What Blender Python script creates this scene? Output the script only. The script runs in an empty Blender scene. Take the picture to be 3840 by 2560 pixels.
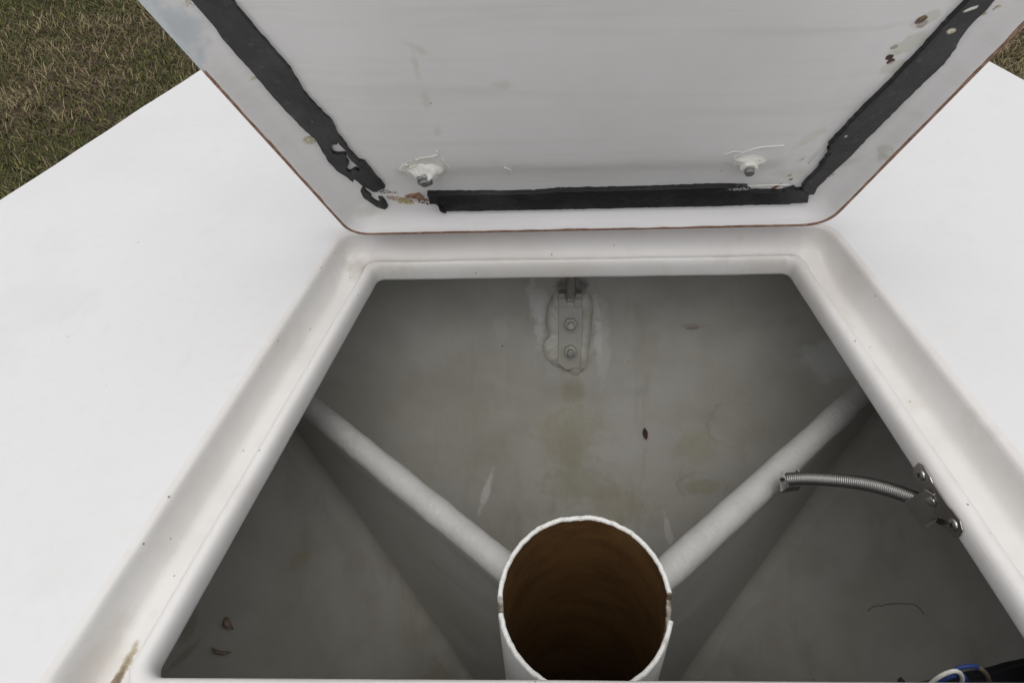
import bpy, bmesh, math, random
from mathutils import Vector, Matrix, noise
from mathutils.bvhtree import BVHTree

scene = bpy.context.scene
col = scene.collection
R = math.radians

# ---------------------------------------------------------------- camera
cd = bpy.data.cameras.new('camera')
cam = bpy.data.objects.new('camera', cd)
col.objects.link(cam)
cd.sensor_width = 36.0
cd.lens = 26.709
cd.clip_start = 0.01
cd.clip_end = 2000
M = [(0.99888, 0.00771, 0.04678, -0.03131), (0.02662, 0.72534, -0.68788, -0.54461), (-0.03923, 0.68835, 0.72432, 0.45500)]
cam.matrix_world = Matrix([list(M[0]), list(M[1]), list(M[2]), [0, 0, 0, 1]])
scene.camera = cam

# ---------------------------------------------------------------- overcast daylight
SUN_EL, SUN_AZ = 73.0, 178.0             # bright overcast: the sun veiled, high behind the camera
w = bpy.data.worlds.new('World')
scene.world = w
w.use_nodes = True
wn = w.node_tree.nodes
sky = wn.new('ShaderNodeTexSky')
sky.sky_type = 'NISHITA'
sky.sun_disc = False
sky.sun_elevation = R(SUN_EL)
sky.sun_rotation = R(SUN_AZ)
sky.dust_density = 6.0
sky.ozone_density = 0.6
hs = wn.new('ShaderNodeHueSaturation')   # overcast: nearly neutral cloud light
hs.inputs['Saturation'].default_value = 0.27
bg = wn['Background']
bg.inputs['Strength'].default_value = 0.115
w.node_tree.links.new(sky.outputs[0], hs.inputs['Color'])
w.node_tree.links.new(hs.outputs[0], bg.inputs['Color'])
sd = bpy.data.lights.new('sun', 'SUN')
sun = bpy.data.objects.new('sun', sd)
col.objects.link(sun)
sd.energy = 0.6
sd.angle = R(90)
sd.color = (1.0, 0.995, 0.99)
az, el = R(SUN_AZ), R(SUN_EL)
sdir = Vector((math.sin(az) * math.cos(el), math.cos(az) * math.cos(el), math.sin(el)))
sun.rotation_euler = sdir.to_track_quat('Z', 'Y').to_euler()

vs = scene.view_settings
vs.view_transform = 'Standard'
vs.look = 'None'
vs.gamma = 1.0
vs.exposure = -0.06
scene.cycles.diffuse_bounces = 5
scene.cycles.max_bounces = 8
vs.use_curve_mapping = False

# ---------------------------------------------------------------- helpers
def link(o, parent=None):
    col.objects.link(o)
    if parent:
        o.parent = parent
    return o

def mesh_obj(name, verts, faces, mats, parent=None, smooth=True, loc=None, midx=None, auto=None):
    me = bpy.data.meshes.new(name)
    me.from_pydata([tuple(v) for v in verts], [], faces)
    for m in (mats if isinstance(mats, (list, tuple)) else [mats]):
        me.materials.append(m)
    if smooth:
        me.polygons.foreach_set('use_smooth', [True] * len(me.polygons))
    if midx:
        me.polygons.foreach_set('material_index', midx)
    if auto is not None:
        me.update()
        me.set_sharp_from_angle(angle=R(auto))
    me.update()
    o = bpy.data.objects.new(name, me)
    link(o, parent)
    if loc is not None:
        o.location = loc
    return o

def recalc(o):
    bm = bmesh.new()
    bm.from_mesh(o.data)
    bmesh.ops.remove_doubles(bm, verts=bm.verts, dist=1e-6)
    bmesh.ops.recalc_face_normals(bm, faces=bm.faces)
    bm.to_mesh(o.data)
    bm.free()
    return o

def bev(o, width, seg=2, ang=40):
    m = o.modifiers.new('bevel', 'BEVEL')
    m.width = width
    m.segments = seg
    m.limit_method = 'ANGLE'
    m.angle_limit = R(ang)
    return o

def tube(path, rad, n=10, caps=True):
    """round tube along a list of points; rad a number or a list"""
    V, F = [], []
    pts = [Vector(p) for p in path]
    N = len(pts)
    ref = None
    for i, p in enumerate(pts):
        t = (pts[min(i + 1, N - 1)] - pts[max(i - 1, 0)]).normalized()
        if ref is None:
            ref = t.orthogonal().normalized()
        ref = (ref - t * ref.dot(t)).normalized()
        b = t.cross(ref)
        r = rad[i] if isinstance(rad, (list, tuple)) else rad
        for k in range(n):
            a = 2 * math.pi * k / n
            V.append(p + (ref * math.cos(a) + b * math.sin(a)) * r)
    for i in range(N - 1):
        for k in range(n):
            F.append((i * n + k, i * n + (k + 1) % n, (i + 1) * n + (k + 1) % n, (i + 1) * n + k))
    if caps:
        F.append(tuple(range(n - 1, -1, -1)))
        F.append(tuple((N - 1) * n + k for k in range(n)))
    return V, F

def spline(ps, n=8):
    """Catmull-Rom through the points"""
    P = [Vector(p) for p in ps]
    P = [P[0] * 2 - P[1]] + P + [P[-1] * 2 - P[-2]]
    out = []
    for i in range(1, len(P) - 2):
        for k in range(n):
            t = k / n
            a, b, c, d = P[i - 1:i + 3]
            out.append(0.5 * ((2 * b) + (c - a) * t + (2 * a - 5 * b + 4 * c - d) * t * t + (3 * b - a - 3 * c + d) * t ** 3))
    out.append(P[-2])
    return out

def prism(poly, n0, n1, jitter=0.0, sub=0.0, seed=0):
    """2D outline -> slab between heights n0 and n1 (local z), outline made a little ragged"""
    rnd = random.Random(seed)
    pts = [Vector((p[0], p[1])) for p in poly]
    if sub:
        q = []
        for i, p in enumerate(pts):
            nx = pts[(i + 1) % len(pts)]
            m = max(1, int((nx - p).length / sub))
            for k in range(m):
                v = p.lerp(nx, k / m)
                q.append(v + Vector((rnd.uniform(-1, 1), rnd.uniform(-1, 1))) * jitter)
        pts = q
    N = len(pts)
    V = [(p.x, p.y, n1) for p in pts] + [(p.x, p.y, n0) for p in pts]
    F = [tuple(range(N)), tuple(range(2 * N - 1, N - 1, -1))]
    F += [(i, N + i, N + (i + 1) % N, (i + 1) % N) for i in range(N)]
    return V, F

def rounded(corners, radii, sides, arc=8):
    """closed rounded polygon: same vertex count for the same arguments"""
    n = len(corners)
    C_ = [Vector(c) for c in corners]
    arcs = []
    for i in range(n):
        p, a, b = C_[i], C_[i - 1], C_[(i + 1) % n]
        u, v = (a - p).normalized(), (b - p).normalized()
        half = math.acos(max(-1, min(1, u.dot(v)))) / 2
        r = radii[i]
        d = r / math.tan(half)
        cen = p + (u + v).normalized() * (r / math.sin(half))
        s, e = p + u * d - cen, p + v * d - cen
        a0 = math.atan2(s.y, s.x)
        da = math.atan2(e.y, e.x) - a0
        while da > math.pi: da -= 2 * math.pi
        while da < -math.pi: da += 2 * math.pi
        arcs.append([cen + Vector((math.cos(a0 + da * k / arc), math.sin(a0 + da * k / arc))) * r for k in range(arc + 1)])
    out = []
    for i in range(n):
        out += arcs[i]
        s, e = arcs[i][-1], arcs[(i + 1) % n][0]
        for k in range(1, sides):
            out.append(s.lerp(e, k / sides))
    return out

def inset(corners, d):
    """offset a polygon inwards (clockwise or not) by d"""
    n = len(corners)
    C_ = [Vector(c) for c in corners]
    area = sum(C_[i].x * C_[(i + 1) % n].y - C_[(i + 1) % n].x * C_[i].y for i in range(n))
    sg = 1 if area > 0 else -1
    lines = []
    for i in range(n):
        a, b = C_[i], C_[(i + 1) % n]
        t = (b - a).normalized()
        nn = Vector((-t.y, t.x)) * sg
        lines.append((a + nn * d, t))
    res = []
    for i in range(n):
        (p, t), (q, s) = lines[i - 1], lines[i]
        den = t.x * s.y - t.y * s.x
        k = ((q.x - p.x) * s.y - (q.y - p.y) * s.x) / den
        res.append(p + t * k)
    return res

# ---------------------------------------------------------------- materials
class Mat:
    def __init__(s, name, color, rough=0.5, metal=0.0, spec=0.5):
        s.m = bpy.data.materials.new(name)
        s.m.use_nodes = True
        s.nt = s.m.node_tree
        s.N, s.L = s.nt.nodes, s.nt.links
        s.b = s.N['Principled BSDF']
        s.b.inputs['Roughness'].default_value = rough
        s.b.inputs['Metallic'].default_value = metal
        s.b.inputs['Specular IOR Level'].default_value = spec
        s.b.inputs['Base Color'].default_value = (*color, 1)
        s.tc = s.N.new('ShaderNodeTexCoord')
        rgb = s.N.new('ShaderNodeRGB')
        rgb.outputs[0].default_value = (*color, 1)
        s.c = rgb.outputs[0]
        s._n = {}
        s.h = None

    def noise(s, scale, detail=4, rough=0.6, stretch=None, seed=0.0):
        seed = float(int(abs(seed) * 7) % 2) * 3.1 if seed else 0.0
        detail = min(detail, 4)
        key = (scale, detail, rough, stretch, seed)
        if key in s._n:
            return s._n[key]
        mp = s.N.new('ShaderNodeMapping')
        mp.inputs['Location'].default_value = (seed, seed * 1.7, seed * .6)
        if stretch:
            mp.inputs['Scale'].default_value = stretch
        s.L.new(s.tc.outputs['Object'], mp.inputs[0])
        n = s.N.new('ShaderNodeTexNoise')
        n.inputs['Scale'].default_value = scale
        n.inputs['Detail'].default_value = detail
        n.inputs['Roughness'].default_value = rough
        s.L.new(mp.outputs[0], n.inputs['Vector'])
        s._n[key] = n.outputs['Fac']
        return n.outputs['Fac']

    def ramp(s, v, a, b, lo=0.0, hi=1.0, smooth=True):
        r = s.N.new('ShaderNodeMapRange')
        if smooth:
            r.interpolation_type = 'SMOOTHSTEP'
        for k, x in zip(('From Min', 'From Max', 'To Min', 'To Max'), (a, b, lo, hi)):
            r.inputs[k].default_value = x
        s.L.new(v, r.inputs['Value'])
        return r.outputs[0]

    def math(s, op, a, b):
        m = s.N.new('ShaderNodeMath')
        m.operation = op
        for i, x in enumerate((a, b)):
            if isinstance(x, (int, float)):
                m.inputs[i].default_value = x
            else:
                s.L.new(x, m.inputs[i])
        return m.outputs[0]

    def mix(s, fac, color):
        mx = s.N.new('ShaderNodeMix')
        mx.data_type = 'RGBA'
        if isinstance(fac, (int, float)):
            mx.inputs[0].default_value = fac
        else:
            s.L.new(fac, mx.inputs[0])
        s.L.new(s.c, mx.inputs[6])
        mx.inputs[7].default_value = (*color, 1)
        s.c = mx.outputs[2]
        return s

    def mottle(s, scale, color, a, b, amt, **k):
        return s.mix(s.ramp(s.noise(scale, **k), a, b, 0, amt), color)

    def dist(s, c, r, rot=(0, 0, 0)):
        mp = s.N.new('ShaderNodeMapping')
        mp.vector_type = 'TEXTURE'
        mp.inputs['Location'].default_value = c
        mp.inputs['Rotation'].default_value = rot
        mp.inputs['Scale'].default_value = r
        s.L.new(s.tc.outputs['Object'], mp.inputs[0])
        ln = s.N.new('ShaderNodeVectorMath')
        ln.operation = 'LENGTH'
        s.L.new(mp.outputs[0], ln.inputs[0])
        return ln.outputs['Value']

    def stain(s, c, r, color, amt=1.0, rot=(0, 0, 0), ns=60, wob=0.8, soft=0.5, speck=None, seed=0.0):
        """an irregular stain round point c with half-axes r"""
        d = s.dist(c, r, rot)
        n = s.math('MULTIPLY', s.math('SUBTRACT', s.noise(ns, 3, seed=seed), 0.5), wob * 2)
        d = s.math('ADD', d, n)
        f = s.ramp(d, 1.0, 1.0 - soft, 0, amt)
        if speck:
            f = s.math('MULTIPLY', f, s.ramp(s.noise(speck[0], 2, seed=seed + 3), speck[1], speck[1] + 0.08))
        return s.mix(f, color)

    def ring(s, c, r, color, amt=1.0, rot=(0, 0, 0), width=0.15, ns=60, wob=0.3, gate=None, seed=0.0):
        d = s.dist(c, r, rot)
        n = s.math('MULTIPLY', s.math('SUBTRACT', s.noise(ns, 3, seed=seed), 0.5), wob * 2)
        d = s.math('ABSOLUTE', s.math('SUBTRACT', s.math('ADD', d, n), 1.0), 0)
        f = s.ramp(d, width, 0, 0, amt)
        if gate is not None:
            f = s.math('MULTIPLY', f, s.ramp(s.noise(gate, 1, seed=seed + 9), 0.45, 0.55))
        return s.mix(f, color)

    def specks(s, scale, thr, color, amt=1.0, seed=0.0):
        v = s.N.new('ShaderNodeTexVoronoi')
        v.inputs['Scale'].default_value = scale
        mp = s.N.new('ShaderNodeMapping')
        mp.inputs['Location'].default_value = (seed, seed, seed)
        s.L.new(s.tc.outputs['Object'], mp.inputs[0])
        s.L.new(mp.outputs[0], v.inputs['Vector'])
        sep = s.N.new('ShaderNodeSeparateColor')
        s.L.new(v.outputs['Color'], sep.inputs[0])
        lim = s.math('MULTIPLY', s.ramp(sep.outputs[0], 0.80, 1.0, 0, 1, False), thr)
        f = s.ramp(s.math('SUBTRACT', v.outputs['Distance'], lim), 0.0, -0.03, 0, amt)
        return s.mix(f, color)

    def bump(s, v, dist, strength=1.0):
        b = s.N.new('ShaderNodeBump')
        b.inputs['Distance'].default_value = dist
        b.inputs['Strength'].default_value = strength
        s.L.new(v, b.inputs['Height'])
        if s.h is not None:
            s.L.new(s.h, b.inputs['Normal'])
        s.h = b.outputs[0]
        return s

    def done(s):
        s.L.new(s.c, s.b.inputs['Base Color'])
        if s.h is not None:
            s.L.new(s.h, s.b.inputs['Normal'])
        return s.m

WHITE = (0.80, 0.80, 0.795)
DIRT = (0.36, 0.30, 0.20)
YEL = (0.62, 0.60, 0.42)
RUST = (0.13, 0.048, 0.02)

# deck gelcoat
d = Mat('white_gelcoat', WHITE, 0.42, spec=0.35)
d.mottle(3.0, (0.74, 0.745, 0.75), 0.45, 0.75, 0.6)
d.mottle(90, (0.72, 0.72, 0.71), 0.5, 0.8, 0.35, detail=6)
d.specks(70, 0.10, (0.25, 0.2, 0.15), 0.35, seed=4)
d.mottle(11, (0.755, 0.755, 0.745), 0.5, 0.72, 0.6, seed=1)
d.mottle(26, (0.70, 0.695, 0.68), 0.62, 0.8, 0.5, stretch=(1, .35, 1))
d.L.new(d.ramp(d.noise(8, 4, seed=2), 0.35, 0.7, 0.34, 0.5), d.b.inputs['Roughness'])
d.bump(d.noise(220, 3), 0.0002, 0.35).bump(d.noise(6, 2), 0.002, 0.25)
M_DECK = d.done()

# hatch gutter and lip: same gelcoat, dirtier
d = Mat('gutter_gelcoat', (0.785, 0.775, 0.755), 0.38, spec=0.4)
d.mottle(7, (0.66, 0.63, 0.59), 0.40, 0.70, 0.65)
d.mottle(40, (0.66, 0.62, 0.56), 0.52, 0.8, 0.45, detail=6)
d.stain((-0.214, 0.008, -0.028), (0.014, 0.020, 0.02), DIRT, 0.22, ns=90)
d.stain((-0.2, 0.012, -0.028), (0.06, 0.010, 0.02), (0.5, 0.45, 0.36), 0.25, ns=70)
d.stain((0.16, 0.013, -0.028), (0.05, 0.007, 0.02), (0.5, 0.45, 0.36), 0.25, ns=70, seed=2)
(sx, sy, sz), = [(0.2132, 0.0526, -0.0280)]
d.stain((sx, sy, sz), (0.010, 0.008, 0.02), (0.42, 0.33, 0.22), 0.7, ns=140)
d.stain((sx, sy, sz), (0.003, 0.003, 0.01), (0.25, 0.14, 0.08), 0.8, ns=300)
(ax, ay, az_), (bx, by, bz) = [(-0.3046, -0.3620, -0.0270), (-0.3081, -0.3775, -0.0270)]
ang = math.atan2(by - ay, bx - ax)
d.stain(((ax + bx) / 2, (ay + by) / 2, az_), (0.026, 0.0048, 0.02), (0.36, 0.31, 0.18), 0.85, rot=(0, 0, ang), ns=120, wob=0.6)
d.stain((bx, by, az_), (0.020, 0.0045, 0.02), (0.16, 0.11, 0.07), 0.8, rot=(0, 0, ang), ns=120, wob=0.6)
d.stain((bx - .012, by + .004, az_), (0.05, 0.014, 0.02), (0.60, 0.55, 0.48), 0.4, rot=(0, 0, ang), ns=60, wob=0.5)
d.specks(150, 0.16, (0.17, 0.10, 0.06), 0.75)
d.bump(d.noise(25, 3), 0.0008, 0.5).bump(d.noise(260, 3), 0.00015, 0.4)
M_GUT = d.done()

# lid inside (local lid coordinates)
d = Mat('lid_gelcoat', (0.855, 0.845, 0.84), 0.45, spec=0.35)
d.mottle(5, (0.76, 0.745, 0.73), 0.4, 0.7, 0.5)
d.mottle(14, (0.70, 0.68, 0.64), 0.5, 0.8, 0.5, stretch=(0.25, 3.0, 1), seed=3)
for (x, y), r, c_, a_, sp in zip(
        [(-0.1754, 0.0635), (-0.1644, 0.0527), (-0.1593, 0.0491), (-0.1492, 0.0502), (-0.1375, 0.0465)] + [(-0.2208, 0.1330), (-0.2397, 0.2009), (-0.2612, 0.2666)] + [(0.2109, 0.0849), (0.2084, 0.0754), (0.1753, 0.0237), (0.1779, 0.0708), (0.1669, 0.0605), (0.1798, 0.0969), (0.2425, 0.1134)] + [(0.2179, 0.2325), (0.2100, 0.2005), (0.2160, 0.2155), (0.2094, 0.2090), (0.2530, 0.2431), (0.1771, 0.0709), (0.2185, 0.2358), (0.2129, 0.1951), (0.1771, 0.1229), (0.1787, 0.0969)],
        [(.013, .0036), (.013, .0042), (.010, .0050), (.014, .0036), (.014, .0036), (.007, .005), (.007, .003), (.005, .004),
         (.007, .0016), (.006, .002), (.0022, .0018), (.0022, .0016), (.007, .002), (.0015, .0012), (.012, .013),
         (.0042, .0032), (.0032, .0029), (.016, .008), (.005, .004), (.010, .003), (.002, .0015), (.011, .006), (.011, .006), (.018, .006), (.006, .003)],
        [RUST, (.32, .18, .07), (.42, .34, .12), RUST, RUST, (.34, .27, .10), (.5, .46, .3), (.4, .33, .2),
         (.3, .2, .1), (.35, .22, .12), (.4, .2, .08), (.3, .13, .05), (.26, .09, .03), (.1, .06, .05), (.52, .51, .42),
         (.085, .022, .012), (.06, .012, .01), (.66, .67, .58), (.5, .5, .4), (.38, .28, .13), (.3, .13, .05), (.64, .62, .52), (.66, .65, .55), (.70, .69, .60), (.66, .67, .6)],
        [1, 1, .95, 1, 1, .9, .7, .8, .9, .9, .8, .9, 1, .9, .6, 1, 1, .7, .6, .9, .9, .6, .6, .5, .6],
        [(650, .46), (650, .45), (650, .38), (650, .50), (650, .46), (500, .40), (500, .40), (500, .46), (500, .5), (500, .5), None, None, None, None, None,
         None, None, None, (200, .5), (300, .45), None, None, None, None, None]):
    d.stain((x, y, 0), (r[0], r[1], 0.02), c_, a_, ns=160, wob=0.5, soft=0.35, speck=sp,
            rot=(0, 0, R(-14) if sp and sp[0] == 650 else (R(45) if x > .12 else 0)), seed=x * 40)
for (x, y), r, c_ in zip([(0.2155, 0.2361), (0.2160, 0.2376), (0.2076, 0.2044), (0.2073, 0.2135), (0.1750, 0.0761)], [(.0046, .0034), (.003, .0018), (.0034, .0030), (.0030, .0022), (.0024, .0018)], [(.07, .015, .01), (.20, .13, .03), (.05, .01, .01), (.42, .40, .33), (.32, .16, .06)]):
    d.stain((x, y, .004), (r[0], r[1], .02), c_, 1, ns=200, wob=.3, soft=.3, rot=(0, 0, R(40)))
# pale blue chipped paint along the edge at the upper left
for (x, y), r in zip([(-0.2857, 0.2648), (-0.2811, 0.2408), (-0.2710, 0.2470), (-0.2877, 0.2731), (-0.2720, 0.2299), (-0.2764, 0.2559)], [(.030, .016), (.026, .013), (.016, .016), (.03, .016), (.008, .010), (.022, .016)]):
    d.stain((x, y, 0), (r[0], r[1], .03), (.62, .67, .70), .7, rot=(0, 0, R(-70)), ns=110, wob=.5, soft=.5, seed=x * 9)
for (x, y) in [(-0.2869, 0.2755), (-0.2841, 0.2647), (-0.2815, 0.2529), (-0.2793, 0.2439), (-0.2773, 0.2366)]:
    d.stain((x, y, .006), (.020, .0075, .02), (.72, .77, .80), .85, rot=(0, 0, R(-72)), ns=140, wob=.3, soft=.3)
for (x, y), r, ro in zip([(-0.1205, 0.2275), (-0.1227, 0.2133), (-0.1205, 0.1794), (-0.1162, 0.1450), (-0.0637, 0.1904), (-0.1478, 0.0912), (-0.1074, 0.0378), (-0.1949, 0.0377)] + [(0.1738, 0.0174), (0.1769, 0.0789), (0.2171, 0.0931)] + [(-0.2375, 0.2038), (-0.2213, 0.1312)],
        [(.014, .004), (.003, .018), (.005, .014), (.005, .008), (.012, .006), (.02, .012), (.05, .004), (.02, .008), (.014, .010), (.02, .01), (.02, .004), (.012, .004), (.010, .006)], [R(-40), 0, 0, 0, 0, 0, 0, 0, 0, 0, R(45), R(-55), R(-55)]):
    d.stain((x, y, .002), (r[0], r[1], .02), (.66, .65, .56), .5, rot=(0, 0, ro), ns=130, wob=.7, soft=.8)
d.mottle(45, (0.74, 0.725, 0.70), 0.52, 0.75, 0.25, stretch=(.12, 2.2, 1), seed=1)
d.specks(60, 0.07, (0.2, 0.13, 0.1), 0.7, seed=2)
d.bump(d.noise(9, 2), 0.002, 0.5).bump(d.noise(120, 4), 0.0003, 0.4)
M_LID = d.done()
d = Mat('raw_laminate_edge', (0.27, 0.15, 0.10), 0.75)
d.mottle(160, (0.42, 0.27, 0.20), 0.4, 0.7, 0.9)
d.mottle(300, (0.12, 0.06, 0.04), 0.5, 0.7, 0.7, seed=5)
for (x, y) in [(-0.2881, 0.2812), (-0.2846, 0.2682), (-0.2809, 0.2546), (-0.2773, 0.2430), (-0.2928, 0.2946)]:
    d.stain((x, y, .01), (.022, .026, .05), (.66, .71, .74), 1, ns=110, wob=.2, soft=.15)
M_RAW = d.done()
d = Mat('pale_blue_paint', (0.62, 0.68, 0.71), 0.55)
d.mottle(120, (0.74, 0.76, 0.77), 0.45, 0.7, 0.8)
d.mottle(260, (0.35, 0.40, 0.44), 0.6, 0.75, 0.6)
M_PBLUE = d.done()

# black rubber seal
d = Mat('black_rubber', (0.009, 0.0095, 0.011), 0.42, spec=0.5)
d.mottle(30, (0.034, 0.036, 0.040), 0.45, 0.75, 0.9, detail=6)
d.mottle(140, (0.085, 0.088, 0.09), 0.58, 0.8, 0.6, detail=6, seed=2)
d.specks(160, 0.12, (0.5, 0.5, 0.48), 0.6, seed=1)
(x0, y0), (x1, y1), (x2, y2), (x3, y3) = [(0.2370, 0.2296), (0.2035, 0.1284), (0.1362, 0.0641), (0.2413, 0.2473)]
d.stain((x0, y0, 0.003), (.0034, .0028, .02), (.70, .68, .50), 1, ns=300, wob=.3)
d.stain((x0 + .001, y0 - .001, 0.003), (.0016, .0014, .02), (.5, .36, .2), .8, ns=300, wob=.4)
d.stain((x1, y1, 0.003), (.0016, .0016, .02), (.55, .56, .52), .8, ns=400, wob=.6)
d.stain((x2, y2, 0.003), (.013, .0024, .02), (.55, .56, .56), .9, ns=240, wob=.5, speck=(600, .45))
d.stain((x3, y3, 0.003), (.0050, .0018, .02), (.75, .76, .70), 1, rot=(0, 0, R(30)), ns=300, wob=.5)
d.bump(d.noise(30, 3), 0.0024, 0.7).bump(d.noise(260, 4), 0.0005, 0.5)
M_RUB = d.done()

d = Mat('silicone_sealant', (0.78, 0.78, 0.73), 0.28, spec=0.5)
d.mottle(120, (0.66, 0.66, 0.57), 0.45, 0.75, 0.8)
d.bump(d.noise(160, 3), 0.0012, 0.8)
M_SIL = d.done()
d = Mat('old_sealant', (0.41, 0.405, 0.36), 0.55)
d.mottle(60, (0.30, 0.29, 0.22), 0.45, 0.7, 0.8)
d.mottle(160, (0.24, 0.21, 0.15), 0.58, 0.75, 0.6)
d.bump(d.noise(140, 4), 0.0012, 0.7)
M_OLDSIL = d.done()

def plain(name, c, rough=0.6, scale=80, k=0.7, amt=0.6):
    d = Mat(name, c, rough)
    d.mottle(scale, tuple(v * k for v in c), 0.4, 0.75, amt)
    d.bump(d.noise(scale * 3, 3), 0.0003, 0.4)
    return d.done()
def metal(name, c, rough, dirt=0.5):
    d = Mat(name, c, rough, 1.0)
    d.mottle(120, tuple(v * 0.6 for v in c), 0.45, 0.8, dirt)
    d.bump(d.noise(400, 3), 0.0001, 0.3)
    return d.done()
M_STEEL = metal('stainless_steel', (0.46, 0.44, 0.41), 0.22, 0.3)
M_SPRING = metal('spring_wire', (0.33, 0.325, 0.31), 0.40, 0.2)
M_STEEL2 = metal('shaded_stainless', (0.22, 0.21, 0.20), 0.42, 0.3)  # darker copy of the stainless, dim reflections put into the colour
M_SCREW = metal('screw_steel', (0.50, 0.49, 0.46), 0.30, 0.2)
M_OLDMET = plain('weathered_bolt', (0.21, 0.195, 0.17), 0.7, 150)
M_GALV = metal('dull_galvanised', (0.40, 0.41, 0.40), 0.5)

# locker interior paint
INT = (0.38, 0.372, 0.345)
d = Mat('locker_paint', INT, 0.5, spec=0.4)
_w = [(-0.0398, 0.0719, -0.1476), (-0.0411, 0.0600, -0.1699), (0.0244, 0.0715, -0.1481), (0.0268, 0.0576, -0.1752), (-0.0482, 0.0813, -0.1299)]
d.mottle(1.6, (0.335, 0.325, 0.27), 0.42, 0.62, 0.6, seed=1)
d.mottle(28, (0.33, 0.32, 0.29), 0.45, 0.7, 0.6, detail=4)
d.mottle(3.5, (0.27, 0.26, 0.215), 0.4, 0.7, 0.7)
d.mottle(10, (0.375, 0.37, 0.345), 0.45, 0.75, 0.6, seed=4)
d.mottle(18, (0.25, 0.24, 0.18), 0.55, 0.8, 0.55, stretch=(2.4, .5, .5), seed=6)
TILT = R(62)
for (x, y, z), r, c_, a_, ro in zip(
        [(-0.0026, 0.0266, -0.2331), (-0.0041, -0.0033, -0.2779), (-0.1080, -0.0444, -0.3365), (0.1128, -0.0721, -0.3743), (0.0524, -0.0532, -0.3511), (0.1494, -0.0436, -0.3276), (0.0052, -0.0370, -0.3286), (0.2759, 0.0237, -0.1793), (-0.0397, 0.0764, -0.1393), (0.0321, 0.0515, -0.1855), (-0.0849, 0.0622, -0.1664), (0.1431, -0.0147, -0.2886), (0.1318, 0.0624, -0.1622), (-0.3674, -0.2599, -0.2263), (-0.3644, -0.2862, -0.2307), (-0.1259, -0.1736, -0.5036), (-0.1703, -0.2106, -0.4904), (-0.0052, -0.0154, -0.2963), (-0.3016, -0.1546, -0.2975)],
        [(.018, .02), (.05, .05), (.005, .034), (.005, .026), (.05, .03), (.03, .012), (.06, .03), (.035, .03), (.012, .03), (.010, .06), (.012, .02), (.03, .03), (.02, .004), (.006, .012), (.020, .004), (.03, .04), (.03, .03), (.02, .08), (.015, .008)],
        [(.22, .19, .11), (.27, .25, .17), (.62, .62, .60), (.62, .62, .60), (.29, .27, .19), (.25, .23, .13), (.27, .255, .18), (.47, .47, .46), (.45, .45, .43), (.43, .42, .39), (.40, .39, .34), (.30, .28, .19), (.20, .10, .06), (.16, .09, .06), (.16, .09, .06), (.44, .43, .38), (.24, .21, .14), (.26, .25, .18), (.28, .25, .17)],  # pale patch at far upper right puts the bumps' glitter into the colour
        [.4, .45, .6, .5, .5, .4, .45, .6, .6, .6, .5, .4, .3, .3, .3, .5, .4, .4, .4],
        [0, 0, R(-28), R(18), 0, R(25), 0, R(-30), 0, 0, 0, 0, 0, 0, 0, 0, 0, 0, 0]):
    d.stain((x, y, z), (r[0], r[1], 0.03), c_, a_, rot=(TILT, 0, ro), ns=70, wob=.7, soft=.6, seed=z * 31)
for (x, y, z), r, g_ in zip([(0.1859, -0.0016, -0.2597), (-0.0748, 0.0635, -0.1644), (-0.0043, 0.0593, -0.1716), (0.1495, -0.0417, -0.3258)], [(.030, .028), (.008, .014), (.030, .045), (.028, .016)], [24, 22, 30, 26]):
    d.ring((x, y, z), (r[0], r[1], .05), (.26, .245, .16), .5, rot=(TILT, 0, .2), width=.09, ns=60, wob=.35, gate=g_, seed=x * 17)
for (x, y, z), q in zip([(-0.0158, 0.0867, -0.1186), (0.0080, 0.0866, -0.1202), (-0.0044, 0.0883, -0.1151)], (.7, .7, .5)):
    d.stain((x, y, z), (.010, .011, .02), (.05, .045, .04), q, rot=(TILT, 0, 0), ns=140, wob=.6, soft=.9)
for (x, y, z) in _w:
    d.stain((x, y, z), (.0075, .032, .03), (.50, .495, .48), .55, rot=(TILT, 0, 0), ns=110, wob=.8, soft=.8)
d.specks(48, 0.08, (0.09, 0.06, 0.04), 0.8, seed=7)
d.specks(90, 0.07, (0.52, 0.51, 0.47), 0.6, seed=17)
d.bump(d.noise(10, 2), 0.007, 0.6).bump(d.noise(48, 3), 0.0016, 0.5).bump(d.noise(200, 3), 0.0005, 0.5)
M_INT = d.done()

# glass cloth over the braces: woven ridges
d = Mat('painted_glass_cloth', (0.47, 0.465, 0.445), 0.5, spec=0.4)
d.mottle(30, (0.41, 0.405, 0.38), 0.45, 0.75, 0.6)
d.specks(110, 0.10, (0.15, 0.12, 0.1), 0.6, seed=3)
d.bump(d.noise(170, 3, stretch=(1.7, .5, .5)), 0.0014, 0.6).bump(d.noise(30, 3), 0.0030, 0.6)
M_CLOTH = d.done()

d = Mat('painted_web', (0.44, 0.43, 0.405), 0.5, spec=0.4)
d.mottle(6, (0.38, 0.37, 0.33), 0.42, 0.7, 0.7)
d.mottle(24, (0.40, 0.385, 0.33), 0.5, 0.78, 0.6, seed=1)
d.specks(90, 0.07, (0.12, 0.09, 0.06), 0.7, seed=3)
d.bump(d.noise(10, 2), 0.006, 0.5).bump(d.noise(48, 3), 0.0014, 0.5)
M_WEB = d.done()

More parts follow.
